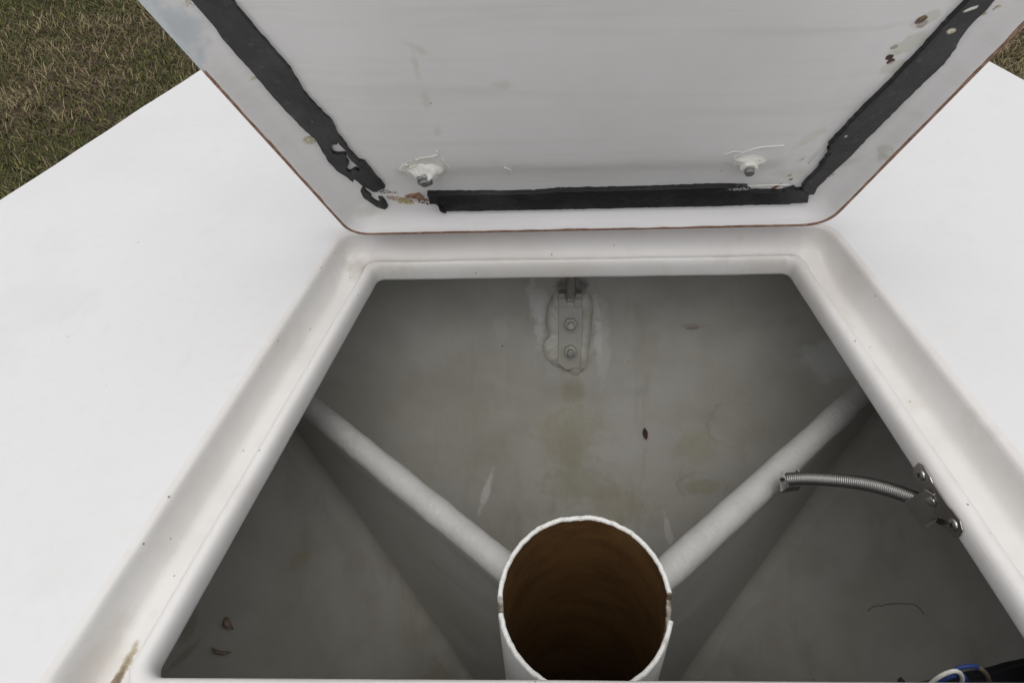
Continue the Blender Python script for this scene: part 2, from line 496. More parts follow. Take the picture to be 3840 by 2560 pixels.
# mast tube
d = Mat('tube_outside_paint', (0.78, 0.77, 0.76), 0.5)
d.mottle(40, (0.66, 0.65, 0.62), 0.45, 0.75, 0.6)
d.bump(d.noise(120, 4), 0.0006, 0.5)
M_TOUT = d.done()
d = Mat('tube_rim_gelcoat', (0.80, 0.80, 0.76), 0.5)
d.mottle(130, (0.50, 0.48, 0.40), 0.55, 0.72, 0.8)
d.specks(200, 0.2, (0.12, 0.09, 0.06), 0.8, seed=1)
d.bump(d.noise(200, 4), 0.0012, 0.8)
M_TRIM = d.done()
d = Mat('raw_brown_laminate', (0.13, 0.070, 0.026), 0.5, spec=0.3)
d.mottle(18, (0.060, 0.028, 0.013), 0.38, 0.66, 0.55, stretch=(1, 1, 2.5))
d.mottle(60, (0.12, 0.07, 0.03), 0.5, 0.8, 0.6, stretch=(1, 1, 5), seed=3)
d.mottle(28, (0.22, 0.19, 0.15), 0.66, 0.76, 0.35, stretch=(1, 1, 6), seed=8)
d.bump(d.noise(90, 4, stretch=(1, 1, 4)), 0.001, 0.5)
M_TIN = d.done()
d = Mat('broken_laminate', (0.36, 0.33, 0.27), 0.7)
d.mottle(140, (0.10, 0.075, 0.05), 0.42, 0.62, 0.9)
d.mottle(220, (0.62, 0.60, 0.54), 0.55, 0.7, 0.8, seed=2)
d.bump(d.noise(200, 4), 0.002, 0.9)
M_BROKE = d.done()

M_LEAF = plain('dry_leaf', (0.045, 0.018, 0.012), 0.6, 300)
M_TWIG = plain('dry_bract', (0.32, 0.25, 0.19), 0.7, 300)
M_OLDTHREAD = plain('dirty_thread', (0.20, 0.17, 0.115), 0.8, 300)
M_BLUE = plain('blue_cord', (0.02, 0.05, 0.20), 0.7, 400)
M_WCORD = plain('white_cord', (0.70, 0.69, 0.64), 0.7, 400)
M_TAN = plain('tan_cord', (0.22, 0.19, 0.13), 0.7, 400)
M_BLK = plain('black_vinyl', (0.012, 0.012, 0.016), 0.4, 60)
M_HULL = plain('hull_gelcoat', (0.76, 0.76, 0.75), 0.35, 20, 0.92)

# ---------------------------------------------------------------- ground
GZ = -0.80
d = Mat('soil_and_thatch', (0.095, 0.070, 0.050), 0.95, spec=0.1)
d.mottle(2.2, (0.06, 0.065, 0.026), 0.4, 0.65, 0.8)
d.mottle(45, (0.17, 0.14, 0.085), 0.5, 0.72, 0.7, detail=8)
d.mottle(20, (0.035, 0.024, 0.017), 0.5, 0.7, 0.7, seed=4)
d.bump(d.noise(60, 6), 0.03, 0.8)
M_SOIL = d.done()
gs = 400
g = mesh_obj('ground', [(-gs, -gs, GZ), (gs, -gs, GZ), (gs, gs, GZ), (-gs, gs, GZ)], [(0, 1, 2, 3)], M_SOIL, smooth=False)
g['kind'] = 'structure'

# grass: short blades and dry straws; one mesh, tint per blade
d = Mat('grass_blades', (0.1, 0.1, 0.05), 0.7, spec=0.25)
at = d.N.new('ShaderNodeAttribute')
at.attribute_name = 'tint'
d.c = at.outputs['Color']
M_GRASS = d.done()

def build_grass():
    rnd = random.Random(5)
    V, F, T = [], [], []
    def blade(x, y, L, wd, lean, a, c):
        dx, dy = math.cos(a), math.sin(a)
        px, py = -dy * wd, dx * wd
        z0 = GZ - 0.002
        h1, h2 = L * math.cos(lean * .6) * .55, L * math.cos(lean) * .45
        r1, r2 = L * math.sin(lean * .6) * .55, L * math.sin(lean) * .45
        i = len(V)
        V.extend([(x - px, y - py, z0), (x + px, y + py, z0),
                  (x + dx * r1 - px * .8, y + dy * r1 - py * .8, z0 + h1), (x + dx * r1 + px * .8, y + dy * r1 + py * .8, z0 + h1),
                  (x + dx * (r1 + r2), y + dy * (r1 + r2), z0 + h1 + h2)])
        F.append((i, i + 1, i + 3, i + 2))
        F.append((i + 2, i + 3, i + 4))
        T.extend([c] * 5)
    n = 0
    zones = [(-3.1, -0.95, 0.75, 3.5, 105000), (1.15, 2.3, 1.5, 2.9, 20000), (-0.95, 1.15, 1.0, 3.2, 9000), (-2.2, -0.6, -1.4, 0.75, 6000), (0.6, 2.2, -1.4, 1.5, 6000)]
    for x0, x1, y0, y1, cnt in zones:
        for k in range(cnt):
            x, y = rnd.uniform(x0, x1), rnd.uniform(y0, y1)
            p = .45 * noise.noise((x * 2.3, y * 2.3, 1.3)) + .6 * noise.noise((x * 9, y * 9, 5.1)) + .6 * noise.noise((x * 22, y * 22, 2.2))
            a = rnd.uniform(0, 6.283)
            green = p + rnd.gauss(0, .35) + (-.45 if x > 1 else .02)
            v = rnd.uniform(.7, 1.35)
            if green > -.02:
                c = (.078 * v, .088 * v, .030 * v)
                if rnd.random() < .3: c = (.165 * v, .165 * v, .048 * v)
                blade(x, y, rnd.uniform(.012, .032), rnd.uniform(.0011, .0021), rnd.uniform(.6, 1.45), a, c)
            elif green > -.30:
                c = (.165 * v, .128 * v, .074 * v)
                blade(x, y, rnd.uniform(.015, .040), rnd.uniform(.0009, .0017), rnd.uniform(.9, 1.5), a, c)
            elif rnd.random() < (.8 if x > 1 else .42):
                c = (.30 * v, .245 * v, .135 * v)
                blade(x, y, rnd.uniform(.025, .065), rnd.uniform(.0008, .0015), rnd.uniform(1.2, 1.54), a, c)
    o = mesh_obj('grass', V, F, M_GRASS, smooth=False)
    ca = o.data.color_attributes.new('tint', 'FLOAT_COLOR', 'POINT')
    ca.data.foreach_set('color', [q for c in T for q in (*c, 1.0)])
    o['kind'] = 'stuff'
    o['label'] = 'short patchy lawn, green tufts and dry straw, around the white boat'
    o['category'] = 'grass'
build_grass()

# ---------------------------------------------------------------- the boat
ROOT = Vector((0, -0.2, GZ))
boat = bpy.data.objects.new('boat', None)
link(boat)
boat.location = ROOT
boat['label'] = 'white fibreglass boat with its foredeck hatch propped open over a grey locker'
boat['category'] = 'boat'
W0 = -ROOT                                # parts modelled in place: local = world - ROOT

HOLE = [(-0.1960, 0.0075), (0.1985, 0.0092), (0.2755, -0.3720), (-0.2842, -0.3759)]
GUT = [(-0.2290, 0.0335), (0.2345, 0.0340), (0.3385, -0.4160), (-0.3370, -0.4180)]
ARC, SIDE = 10, 26
Hp = rounded(HOLE, [0.009, 0.009, 0.012, 0.010], SIDE, ARC)
Gp = rounded(GUT, [0.016, 0.018, 0.03, 0.03], SIDE, ARC)
PROF = [(.06, -.0390), (.01, -.0375), (0, -.0355), (0, -.0285), (.015, -.0240), (.05, -.0205), (.10, -.0187), (.16, -.0182), (.225, -.0186), (.255, -.0200), (.275, -.0235), (.295, -.0295),
        (.34, -.0328), (.40, -.0338), (.58, -.0342), (.70, -.0342), (.79, -.0334), (.845, -.0305), (.885, -.0240), (.915, -.0165), (.935, -.0100), (.955, -.0050), (.98, -.0021), (1.015, -.0008), (1.06, -.0002), (1.12, 0.0)]
def ring_pts(k, z):
    return [Vector((a.x + (b.x - a.x) * k, a.y + (b.y - a.y) * k, z)) for a, b in zip(Hp, Gp)]
V, F = [], []
n = len(Hp)
for k, z in PROF:
    for p in ring_pts(k, z):
        ff = max(0.0, min(1.0, (p.y + .022) / .030))        # forward edge: floor ramps up to the hinge line
        ff = ff * ff * (3 - 2 * ff) * max(0.0, min(1.0, (.236 - abs(p.x)) / .03))
        if k > .30:
            t_ = min(1.0, (k - .30) / .72)
            p.z = p.z * (1 - ff) + (-.0225 * (1 - t_) ** 1.15 - .0002) * ff
        wob = 0.0006 * noise.noise((p.x * 30, p.y * 30, k * 2)) if 0 < k < 1.1 else 0
        V.append((p.x, p.y, p.z + wob))
for i in range(len(PROF) - 1):
    for j in range(n):
        F.append((i * n + j, i * n + (j + 1) % n, (i + 1) * n + (j + 1) % n, (i + 1) * n + j))
co = recalc(mesh_obj('hatch_coaming', V, F, M_GUT, boat, loc=W0))

# sheer outline of the foredeck
SH = [(-1.25, 1.03), (-0.9, .955), (-0.6, .865), (-0.4, .797), (-0.2, .722), (-0.05, .662), (.0976, .6045), (.221, .5484), (.3716, .4800), (.5, .414), (.65, .330), (.8, .236), (.92, .150), (1.0, .08)]
def sheer(y):
    for (a, p), (b, q) in zip(SH, SH[1:]):
        if y <= b: return p + (q - p) * (y - a) / (b - a)
    return 0
ys = [-1.25 + 2.25 * i / 110 for i in range(111)]
outl = [Vector((-sheer(y) + .0022 * noise.noise((y * 16, 3, 1)) , y)) for y in ys] + [Vector((0, 1.03))] + \
       [Vector((sheer(y) + .013 + .0022 * noise.noise((y * 16, 9, 1)), y)) for y in reversed(ys)]
def cast(o, dr):
    best = None
    for i in range(len(outl)):
        a, b = outl[i], outl[(i + 1) % len(outl)]
        e = b - a
        den = dr.x * e.y - dr.y * e.x
        if abs(den) < 1e-9: continue
        t = ((a.x - o.x) * e.y - (a.y - o.y) * e.x) / den
        s = ((a.x - o.x) * dr.y - (a.y - o.y) * dr.x) / den
        if t > 0 and -1e-6 <= s <= 1.000001 and (best is None or t < best): best = t
    return o + dr * best
# deck: outer sheet between the gutter ring and the sheer line, merged from fan rows
inner = ring_pts(1.12, 0.0)
bm = bmesh.new()
iv = [bm.verts.new(p) for p in inner]
ov = [bm.verts.new((p.x, p.y, 0)) for p in outl]
ie = [bm.edges.new((iv[i], iv[(i + 1) % len(iv)])) for i in range(len(iv))]
oe = [bm.edges.new((ov[i], ov[(i + 1) % len(ov)])) for i in range(len(ov))]
bmesh.ops.triangle_fill(bm, use_beauty=True, use_dissolve=False, edges=ie + oe)
# toe: rolled edge
prev = ov
for dz, sc in ((-.003, 1.0015), (-.010, 1.002), (-.022, .9985)):
    nv = [bm.verts.new((p.x * sc, p.y * sc, dz)) for p in outl]
    for i in range(len(nv)):
        bm.faces.new((prev[i], prev[(i + 1) % len(nv)], nv[(i + 1) % len(nv)], nv[i]))
    prev = nv
bmesh.ops.recalc_face_normals(bm, faces=bm.faces)
me = bpy.data.meshes.new('deck')
bm.to_mesh(me)
bm.free()
me.materials.append(M_DECK)
dk = link(bpy.data.objects.new('deck', me), boat)
dk.location = W0

# topsides
V, F = [], []
lev = [(-.021, .996, 0), (-.12, .985, -.004), (-.3, .93, -.02), (-.5, .80, -.07), (-.66, .56, -.16), (-.76, .25, -.3), (-.795, .02, -.4)]
for z, sc, sh in lev:
    for p in outl:
        V.append((p.x * sc, p.y * (1 + sh) if p.y > 0 else p.y, z))
n = len(outl)
for i in range(len(lev) - 1):
    for j in range(n):
        F.append((i * n + j, i * n + (j + 1) % n, (i + 1) * n + (j + 1) % n, (i + 1) * n + j))
recalc(mesh_obj('hull', V, F, M_HULL, boat, loc=W0))

# ---------------------------------------------------------------- locker: moulded inside of the bow
BZ=[-.044,-.10,-.155,-.24,-.336,-.455,-.60,-.76]
BW=[.47,.45,.42,.36,.29,.21,.125,.05]
BF=[.13,.098,.070,.024,-.040,-.125,-.215,-.29]
BR=[-.44,-.44,-.44,-.44,-.44,-.44,-.435,-.425]
BN=3.8
def lerp_tab(z, tab):
    z = max(min(z, BZ[0]), BZ[-1])
    for i in range(len(BZ) - 1):
        if z >= BZ[i + 1]:
            t = (z - BZ[i]) / (BZ[i + 1] - BZ[i])
            return tab[i] + (tab[i + 1] - tab[i]) * t
    return tab[-1]
def bowl_pt(a, z):
    wv, f, r = lerp_tab(z, BW), lerp_tab(z, BF), lerp_tab(z, BR)
    yc = -.388
    c, s = math.cos(a), math.sin(a)
    e = 2 / BN
    x = wv * math.copysign(abs(c) ** e, c)
    y = yc + (f - yc if s > 0 else yc - r) * math.copysign(abs(s) ** e, s)
    return Vector((x, y, z))
V, F = [], []
NA, NZ = 260, 70
for i in range(NZ):
    z = BZ[0] + (BZ[-1] - BZ[0]) * i / (NZ - 1)
    for j in range(NA):
        p = bowl_pt(2 * math.pi * j / NA, z)
        q = .0016 * noise.noise(p * 5) + .0009 * noise.noise(p * 17)
        V.append(p + Vector((0, q, q * .5)))
V.append((0, -.388, -.815))
for i in range(NZ - 1):
    for j in range(NA):
        F.append((i * NA + j, (i + 1) * NA + j, (i + 1) * NA + (j + 1) % NA, i * NA + (j + 1) % NA))
for j in range(NA):
    F.append(((NZ - 1) * NA + j, NZ * NA, (NZ - 1) * NA + (j + 1) % NA))
liner = mesh_obj('locker_liner', V, F, M_INT, boat, loc=W0)
bvh = BVHTree.FromPolygons([Vector(v) for v in V], F)
def on_liner(p, off=0.0):
    """nearest point of the liner, its inward normal"""
    q, nrm, _, _ = bvh.find_nearest(Vector(p))
    if nrm.dot(Vector((0, -.4, 0)) - q + Vector((0, 0, -.1))) < 0: nrm = -nrm
    return q + nrm * off, nrm

# unseen white panel added abaft the opening to bounce light into the locker
V, F = [], []
for y in (-.418, -.430):
    V += [(-.56, y, -.046), (.56, y, -.046), (.42, y, -.36), (.12, y, -.74), (-.12, y, -.74), (-.42, y, -.36)]
F = [(0, 1, 2, 3, 4, 5), (11, 10, 9, 8, 7, 6)] + [(i, 6 + i, 6 + (i + 1) % 6, (i + 1) % 6) for i in range(6)]
recalc(mesh_obj('bounce_bulkhead', V, F, M_HULL, boat, smooth=False, loc=W0))

# ---------------------------------------------------------------- mast tube
TC = Vector((-0.0051, -0.2925))
RX, RY, TH = 0.0652, 0.0705, 0.0040
RIMZ = -0.087
def rim_z(a):
    """height of the sawn, chipped top edge; slots left and right"""
    dg = math.degrees(a) % 360
    z = RIMZ + .0008 * noise.noise((math.cos(a) * 9, math.sin(a) * 9, 1)) + .0006 * noise.noise((math.cos(a) * 30, math.sin(a) * 30, 4))
    def slot(c, hw, dep, soft):
        e = abs((dg - c + 180) % 360 - 180)
        return dep * max(0, min(1, (hw - e) / soft))
    u = (dg - 346 + 180) % 360 - 180                                   # right: broken slope down to a long slit
    if 0 < u < 17: z -= .008 + .018 * (1 - u / 17) + .0012 * noise.noise((u * .9, 2, 2))
    if 0 < u < 3.2: z -= .055
    u = 190 - dg                                                       # left: shorter broken notch
    if 0 < u < 9.5: z -= .006 + .012 * (1 - u / 9.5) + .001 * noise.noise((u * .9, 5, 2))
    z -= slot(96, 9, .0016, 3)
    return z
NT = 480
V, F, MI = [], [], []
depths = [None, -.16, -.20, -.26, -.36, -.48, -.62, -.76]
def tring(rad_off, zf):
    s = len(V)
    for j in range(NT):
        a = 2 * math.pi * j / NT
        rr = rad_off + .0004 * noise.noise((math.cos(a) * 14, math.sin(a) * 14, 8 + rad_off * 90))
        V.append((TC.x + (RX + rr) * math.cos(a), TC.y + (RY + rr) * math.sin(a), zf(a)))
    return s
rows = []
for z in reversed(depths[1:]): rows.append((tring(0, lambda a, z=z: z), 0))
rows.append((tring(0, lambda a: rim_z(a) - .0022), 0))
rows.append((tring(-.0005, lambda a: rim_z(a) - .0008), 1))
rows.append((tring(-.0014, lambda a: rim_z(a)), 1))
rows.append((tring(-TH + .0010, lambda a: rim_z(a) - .0001), 1))
rows.append((tring(-TH + .0002, lambda a: rim_z(a) - .0010), 1))
rows.append((tring(-TH, lambda a: rim_z(a) - .0024), 2))
for z in depths[1:]: rows.append((tring(-TH, lambda a, z=z: z), 2))
for (s0, m0), (s1, m1) in zip(rows, rows[1:]):
    for j in range(NT):
        F.append((s0 + j, s0 + (j + 1) % NT, s1 + (j + 1) % NT, s1 + j))
        dg = 360 * j / NT
        broken = (dg > 345.5 or dg < 3.5) or 180 < dg < 190.5
        MI.append(0 if m1 == 0 else ((3 if broken else 1) if m1 == 1 or (m0 == 1 and m1 == 2) else 2))
F.append(tuple(rows[-1][0] + j for j in range(NT)))
MI.append(2)
mesh_obj('mast_tube', V, F, [M_TOUT, M_TRIM, M_TIN, M_BROKE], boat, loc=W0, midx=MI, auto=50)

# ---------------------------------------------------------------- two web braces with rounded glassed tops
def brace(far, near, ext):
    A, B = Vector(far), Vector(near)
    dr = (A - B).normalized()
    A = A + dr * ext
    while (Vector((B.x, B.y)) - Vector((-0.0051, -0.2925))).length > .0695:
        B = B - dr * .0005
    side = Vector((-dr.y, dr.x, 0))
    L = (A - B).length
    # web: vertical plate under the rod, faired to the rod; slight draft
    V, F = [], []
    NS = 30
    zs = [-.001, -.007, -.014, -.022, -.032, -.046, -.07, -.12, -.20, -.30, -.40, -.50, -.58]
    for sgn in (-1, 1):
        for i in range(NS + 1):
            p = B + dr * (L * i / NS)
            for k, z in enumerate(zs):
                hw = [.0121, .0118, .0110, .0098, .0084, .0071, .0059, .0052, .0050, .0052, .0056, .0066, .008][k]
                q = p + side * sgn * (hw + .0007 * noise.noise((i * .3, z * 20, sgn)))
                V.append((q.x, q.y, q.z + z))
    m = len(zs)
    for s in (0, 1):
        o = s * (NS + 1) * m
        for i in range(NS):
            for k in range(m - 1):
                F.append((o + i * m + k, o + (i + 1) * m + k, o + (i + 1) * m + k + 1, o + i * m + k + 1))
    wb = recalc(mesh_obj('web_brace', V, F, M_WEB, boat, loc=W0))
    # lumpy glassed fillet where the web meets the hull
    for sgn in (-1, 1):
        V, F, prev = [], [], None
        for i in range(61):
            p = B + dr * (L * i / 60)
            q = p + side * sgn * .0053
            z = -.20
            while z > -.75:
                c = Vector((q.x, q.y, z))
                h_, nn_, _, dd_ = bvh.find_nearest(c)
                if dd_ < .004: break
                z -= .003
            if z <= -.75:
                prev = None
                continue
            sz = .017 + .005 * noise.noise((i * .35, far[0] * 9, sgn)) + .003 * noise.noise((i * 1.1, 3, sgn))
            a_ = Vector((q.x, q.y, z + sz * 1.5)) - side * sgn * .0012
            o_ = bvh.find_nearest(c + side * sgn * sz * 1.3 + Vector((0, 0, .004)))[0] - Vector((0, -.001, .001))
            row = len(V)
            for k in range(7):
                t = k / 6
                V.append(a_ * (1 - t) ** 2 + c * 2 * t * (1 - t) + o_ * t * t)
            if prev is not None:
                F += [(prev + k, row + k, row + k + 1, prev + k + 1) for k in range(6)]
            prev = row
        if F:
            recalc(mesh_obj('fillet', V, F, M_INT, boat, loc=W0))
    path = [B + dr * (L * i / 60) for i in range(61)]
    rad = [.0133 - .0016 * i / 60 + .0011 * noise.noise((i * .22, far[0], 2)) + .0003 * noise.noise((i * .9, far[0], 5)) for i in range(61)]
    TV, TF = tube([Vector((0, 0, 0)) + dr * 0 + (p - B) for p in path], rad, 28)
    # flange in its own frame (x along the rod) so the cloth weave runs round it
    fo = mesh_obj('brace_flange', [], [], M_CLOTH, wb)
    rot = Matrix((dr, side, Vector((0, 0, 1)))).transposed()
    inv = rot.transposed()
    me = bpy.data.meshes.new('brace_flange')
    me.from_pydata([tuple(inv @ Vector(v)) for v in TV], [], TF)
    me.polygons.foreach_set('use_smooth', [True] * len(me.polygons))
    me.materials.append(M_CLOTH)
    fo.data = me
    fo.matrix_local = Matrix.Translation(B) @ rot.to_4x4()
    return wb
(fl,), (nl,) = [(-0.2652, -0.0748, -0.1400)], [(-0.0763, -0.2352, -0.1400)]
(fr,), (nr,) = [(0.2771, -0.0569, -0.1400)], [(0.0785, -0.2350, -0.1400)]
brace(fl, nl, .10)
brace(fr, nr, .10)

# ---------------------------------------------------------------- chainplate on the forward face
WP = Vector((0, .0716, -.1420))
WN = Vector((0, -.886, .4636))
WU = Vector((0, .4636, .886))
wm = Matrix(((1, 0, 0), (0, WU.y, WN.y), (0, WU.z, WN.z)))       # local x, up the wall, out of the wall
pl = [(-0.0187, 0.0034), (0.0080, 0.0031), (0.0092, -0.0168), (0.0056, -0.0693), (-0.0104, -0.0718), (-0.0199, -0.0637)]
V, F = prism(pl, -.02, .004)
cp = mesh_obj('chainplate', V, F, M_INT, boat, smooth=False)
cp.matrix_local = Matrix.Translation(WP - ROOT) @ wm.to_4x4()
bev(cp, .001)
def child(name, V, F, m, parent, smooth=True, auto=35):
    o = mesh_obj(name, V, F, m, parent, smooth=smooth, auto=auto if smooth else None)
    return recalc(o)
# fork: two ears with rounded tops and the pin between
ears = [(-0.0187, 0.0251), (-0.0096, 0.0250), (-0.0096, 0.0035), (-0.0188, 0.0036), (-0.0014, 0.0249), (0.0072, 0.0248), (0.0074, 0.0033), (-0.0013, 0.0034)]
for a in (0, 4):
    x0, x1 = ears[a][0], ears[a + 1][0]
    y1, y0 = ears[a][1] - .006, ears[a + 2][1]
    V, F = [], []
    prof = [(y0, -.01), (y0, .004)]
    for k in range(9):
        t = math.pi * k / 8
        prof.append((y1 - .006 - .0 + .008 * math.sin(t * .5) * 1.0, .004 + .006 * math.sin(t * .5) ** .8 if k < 5 else .009 * math.cos((k - 4) / 4 * math.pi / 2)))
    prof.append((y1 + .004, -.01))
    m = len(prof)
    for x in (x0, x1):
        V += [(x, p[0], p[1]) for p in prof]
    F = [tuple(range(m - 1, -1, -1)), tuple(range(m, 2 * m))] + [(i, (i + 1) % m, m + (i + 1) % m, m + i) for i in range(m)]
    bev(child('fork_ear', V, F, M_INT, cp), .0007)
eye = [(-0.0090, 0.0069), (-0.0018, 0.0169)]
V, F = tube([(eye[0][0], eye[1][1], .006), (eye[1][0], eye[1][1], .006)], .0065, 14)
child('pin', V, F, M_OLDSIL, cp)
rb = [(-0.0057, 0.0165), (-0.0048, 0.0447)]
top = Vector((rb[1][0], rb[1][1] + .05, .012))
zz = spline([(rb[0][0], rb[0][1], .010), (rb[1][0], rb[1][1], .012), top], 16)
V, F = tube(zz, [.0056 + (.0004 if i % 2 else -.0002) for i in range(len(zz))], 14)
child('threaded_rod', V, F, M_OLDMET, cp)
nuts = [(-0.0051, -0.0150), (-0.0055, -0.0472)]
for (x, y), ro in zip(nuts, (0.1, .35)):
    V, F = prism([(x + .0073 * math.cos(ro + k * math.pi / 3), y + .0073 * math.sin(ro + k * math.pi / 3)) for k in range(6)], .0035, .0105)
    nt = bev(child('nut', V, F, M_INT, cp, auto=30), .0008)
    V, F = tube([(x, y, .008), (x, y, .0165), (x, y, .0172)], [.0038, .0038, .0030], 16)
    child('bolt_end', V, F, M_GALV if ro > .2 else M_INT, cp)
# ragged old sealant squeezed out round the plate
so = [(-0.0234, 0.0182), (-0.0273, 0.0104), (-0.0312, -0.0025), (-0.0323, -0.0185), (-0.0299, -0.0318), (-0.0363, -0.0409), (-0.0345, -0.0544), (-0.0277, -0.0648), (-0.0199, -0.0701), (-0.0082, -0.0744), (-0.0003, -0.0808), (0.0075, -0.0755), (0.0133, -0.0693), (0.0151, -0.0547), (0.0168, -0.0342), (0.0185, -0.0140), (0.0193, 0.0060), (0.0144, 0.0159), (0.0087, 0.0179), (-0.0102, 0.0220)]
sp_ = [Vector((p[0], p[1])) for p in so]
sp_ = [p + Vector((noise.noise((k_ * .7, 1, 1)), noise.noise((k_ * .7, 5, 1)))) * .0012 for k_, p in enumerate(v.xy for v in spline([(p.x, p.y, 0) for p in sp_ + sp_[:1]], 6)[:-1])]
cs = sum(sp_, Vector((0, 0))) / len(sp_)
V, F = [], []
for kk, (sc_, hz_) in enumerate(((1.0, -.0022), (.93, -.0002), (.84, .0014), (.70, .0022), (.30, .0022))):
    for k_, p in enumerate(sp_):
        q = cs + (p - cs) * sc_
        V.append((q.x, q.y, hz_ + .0012 * noise.noise((q.x * 160, q.y * 160, 3)) * (kk < 4)))
m_ = len(sp_)
for a in range(4):
    for k_ in range(m_):
        F.append((a * m_ + k_, a * m_ + (k_ + 1) % m_, (a + 1) * m_ + (k_ + 1) % m_, (a + 1) * m_ + k_))
F.append(tuple(4 * m_ + k_ for k_ in range(m_)))
se = child('sealant', V, F, M_OLDSIL, cp, auto=180)

# ---------------------------------------------------------------- lid
LT = 1.87584
lt = Vector((0, math.cos(LT), math.sin(LT)))
ln = Vector((0, -math.sin(LT), math.cos(LT)))
LO = Vector((0, .0305, .0030))
LM = Matrix(((1, 0, 0), (0, lt.y, ln.y), (0, lt.z, ln.z)))
BL, BRt, BTL, BTR = [(-0.2140, 0.0174), (0.2214, 0.0218), (-0.2720, 0.2271), (0.2671, 0.2116)]
# straight sides continued up past the frame
def ext(a, b, t):
    k = (t - a[1]) / (b[1] - a[1])
    return (a[0] + (b[0] - a[0]) * k, t)
TOPT = 0.455
LIDC = [BL, BRt, ext(BRt, BTR, TOPT), ext(BL, BTL, TOPT)]
def lid_ring(dd, rr):
    return rounded(inset(LIDC, dd), rr, 60, 12)
prof = [(0.004, -.014), (0.0, -.011), (0.0, .0145), (.0006, .0152), (.0019, .0153), (.0029, .0145), (.0062, .0112), (.009, .0080), (.0125, .0051), (.017, .0027), (.022, .0012), (.029, .0003), (.040, 0.), (.052, 0.), (.064, .0002),
        (.069, .0010), (.074, .0024), (.079, .0036), (.084, .0042), (.095, .0044), (.13, .0042), (.18, .0040)]
V, F, MI = [], [], []
for i, (dd, z) in enumerate(prof):
    rg = lid_ring(dd, [max(.010, .022 - dd * .25), max(.010, .026 - dd * .25), .02, .02])
    n = len(rg)
    for j, p in enumerate(rg):
        jag = 0
        if i == 5: jag = .0010 * noise.noise((p.x * 60, p.y * 60, 2)) + .0007 * abs(noise.noise((p.x * 220, p.y * 220, 7)))
        c = Vector((0, .2))
        q = p + (c - p).normalized() * jag
        V.append((q.x, q.y, z + (.0006 * noise.noise((p.x * 14, p.y * 14, dd * 8)) if dd > .006 else 0)))
for i in range(len(prof) - 1):
    for j in range(n):
        F.append((i * n + j, i * n + (j + 1) % n, (i + 1) * n + (j + 1) % n, (i + 1) * n + j))
        MI.append(1 if 1 <= i <= 4 else 0)
c0 = len(V)
V.append((0, .22, .0040))
for j in range(n):
    F.append(((len(prof) - 1) * n + j, (len(prof) - 1) * n + (j + 1) % n, c0))
    MI.append(0)
c1 = len(V)
V.append((0, .22, -.016))
for j in range(n):
    F.append(((j + 1) % n, j, c1))
    MI.append(0)
lid = mesh_obj('hatch_lid', V, F, [M_LID, M_RAW], boat, midx=MI, auto=55)
lid.matrix_local = Matrix.Translation(LO - ROOT) @ LM.to_4x4()

# rubber seal, three glued strips, torn at the lower left corner
S1 = [(-0.2587, 0.2746), (-0.2587, 0.2677), (-0.2541, 0.2542), (-0.2500, 0.2355), (-0.2416, 0.2083), (-0.2332, 0.1793), (-0.2237, 0.1525), (-0.2161, 0.1365), (-0.2121, 0.1092), (-0.2077, 0.0962)] + [(-0.2133, 0.1134), (-0.2122, 0.1088), (-0.2081, 0.0981), (-0.2068, 0.0939), (-0.2020, 0.0880), (-0.1984, 0.0814), (-0.1959, 0.0854), (-0.1913, 0.0762), (-0.1848, 0.0690), (-0.1826, 0.0670), (-0.1717, 0.0722), (-0.1734, 0.0775), (-0.1780, 0.0900), (-0.1802, 0.0997), (-0.1829, 0.1068), (-0.1869, 0.1092), (-0.1918, 0.1207), (-0.1945, 0.1339), (-0.1965, 0.1393)] + [(-0.1975, 0.1552), (-0.2042, 0.1703), (-0.2101, 0.1864), (-0.2135, 0.2088), (-0.2221, 0.2326), (-0.2278, 0.2496), (-0.2328, 0.2668), (-0.2341, 0.2738)]
TEAR = [(-0.1991, 0.1348), (-0.1997, 0.1297), (-0.2040, 0.1296), (-0.2051, 0.1257), (-0.2065, 0.1230), (-0.2058, 0.1188), (-0.2021, 0.1171), (-0.1968, 0.1179), (-0.1959, 0.1154), (-0.1973, 0.1108), (-0.1959, 0.1052), (-0.1984, 0.1013), (-0.2008, 0.0983), (-0.1978, 0.0943), (-0.1964, 0.0953), (-0.1923, 0.0985), (-0.1896, 0.0956), (-0.1882, 0.0974), (-0.1909, 0.1053), (-0.1927, 0.1091), (-0.1942, 0.1155), (-0.1947, 0.1223), (-0.1983, 0.1299)]
S2 = [(-0.1362, 0.0635), (-0.1029, 0.0631), (-0.0709, 0.0626), (-0.0428, 0.0625)] + [(-0.0211, 0.0651), (0.0341, 0.0653), (0.0958, 0.0663)] + [(0.0956, 0.0669), (0.1219, 0.0674), (0.1415, 0.0660), (0.1427, 0.0642), (0.1470, 0.0592), (0.1596, 0.0587), (0.1737, 0.0583), (0.1747, 0.0600), (0.1825, 0.0629), (0.1845, 0.0598), (0.1903, 0.0599), (0.1970, 0.0533), (0.1998, 0.0434), (0.1845, 0.0418), (0.1839, 0.0408), (0.1481, 0.0408), (0.1002, 0.0394)] + [(0.1002, 0.0399), (0.0078, 0.0389), (-0.0930, 0.0384), (-0.1220, 0.0385)] + [(-0.1231, 0.0358), (-0.1283, 0.0380), (-0.1289, 0.0517), (-0.1360, 0.0512), (-0.1349, 0.0558)]
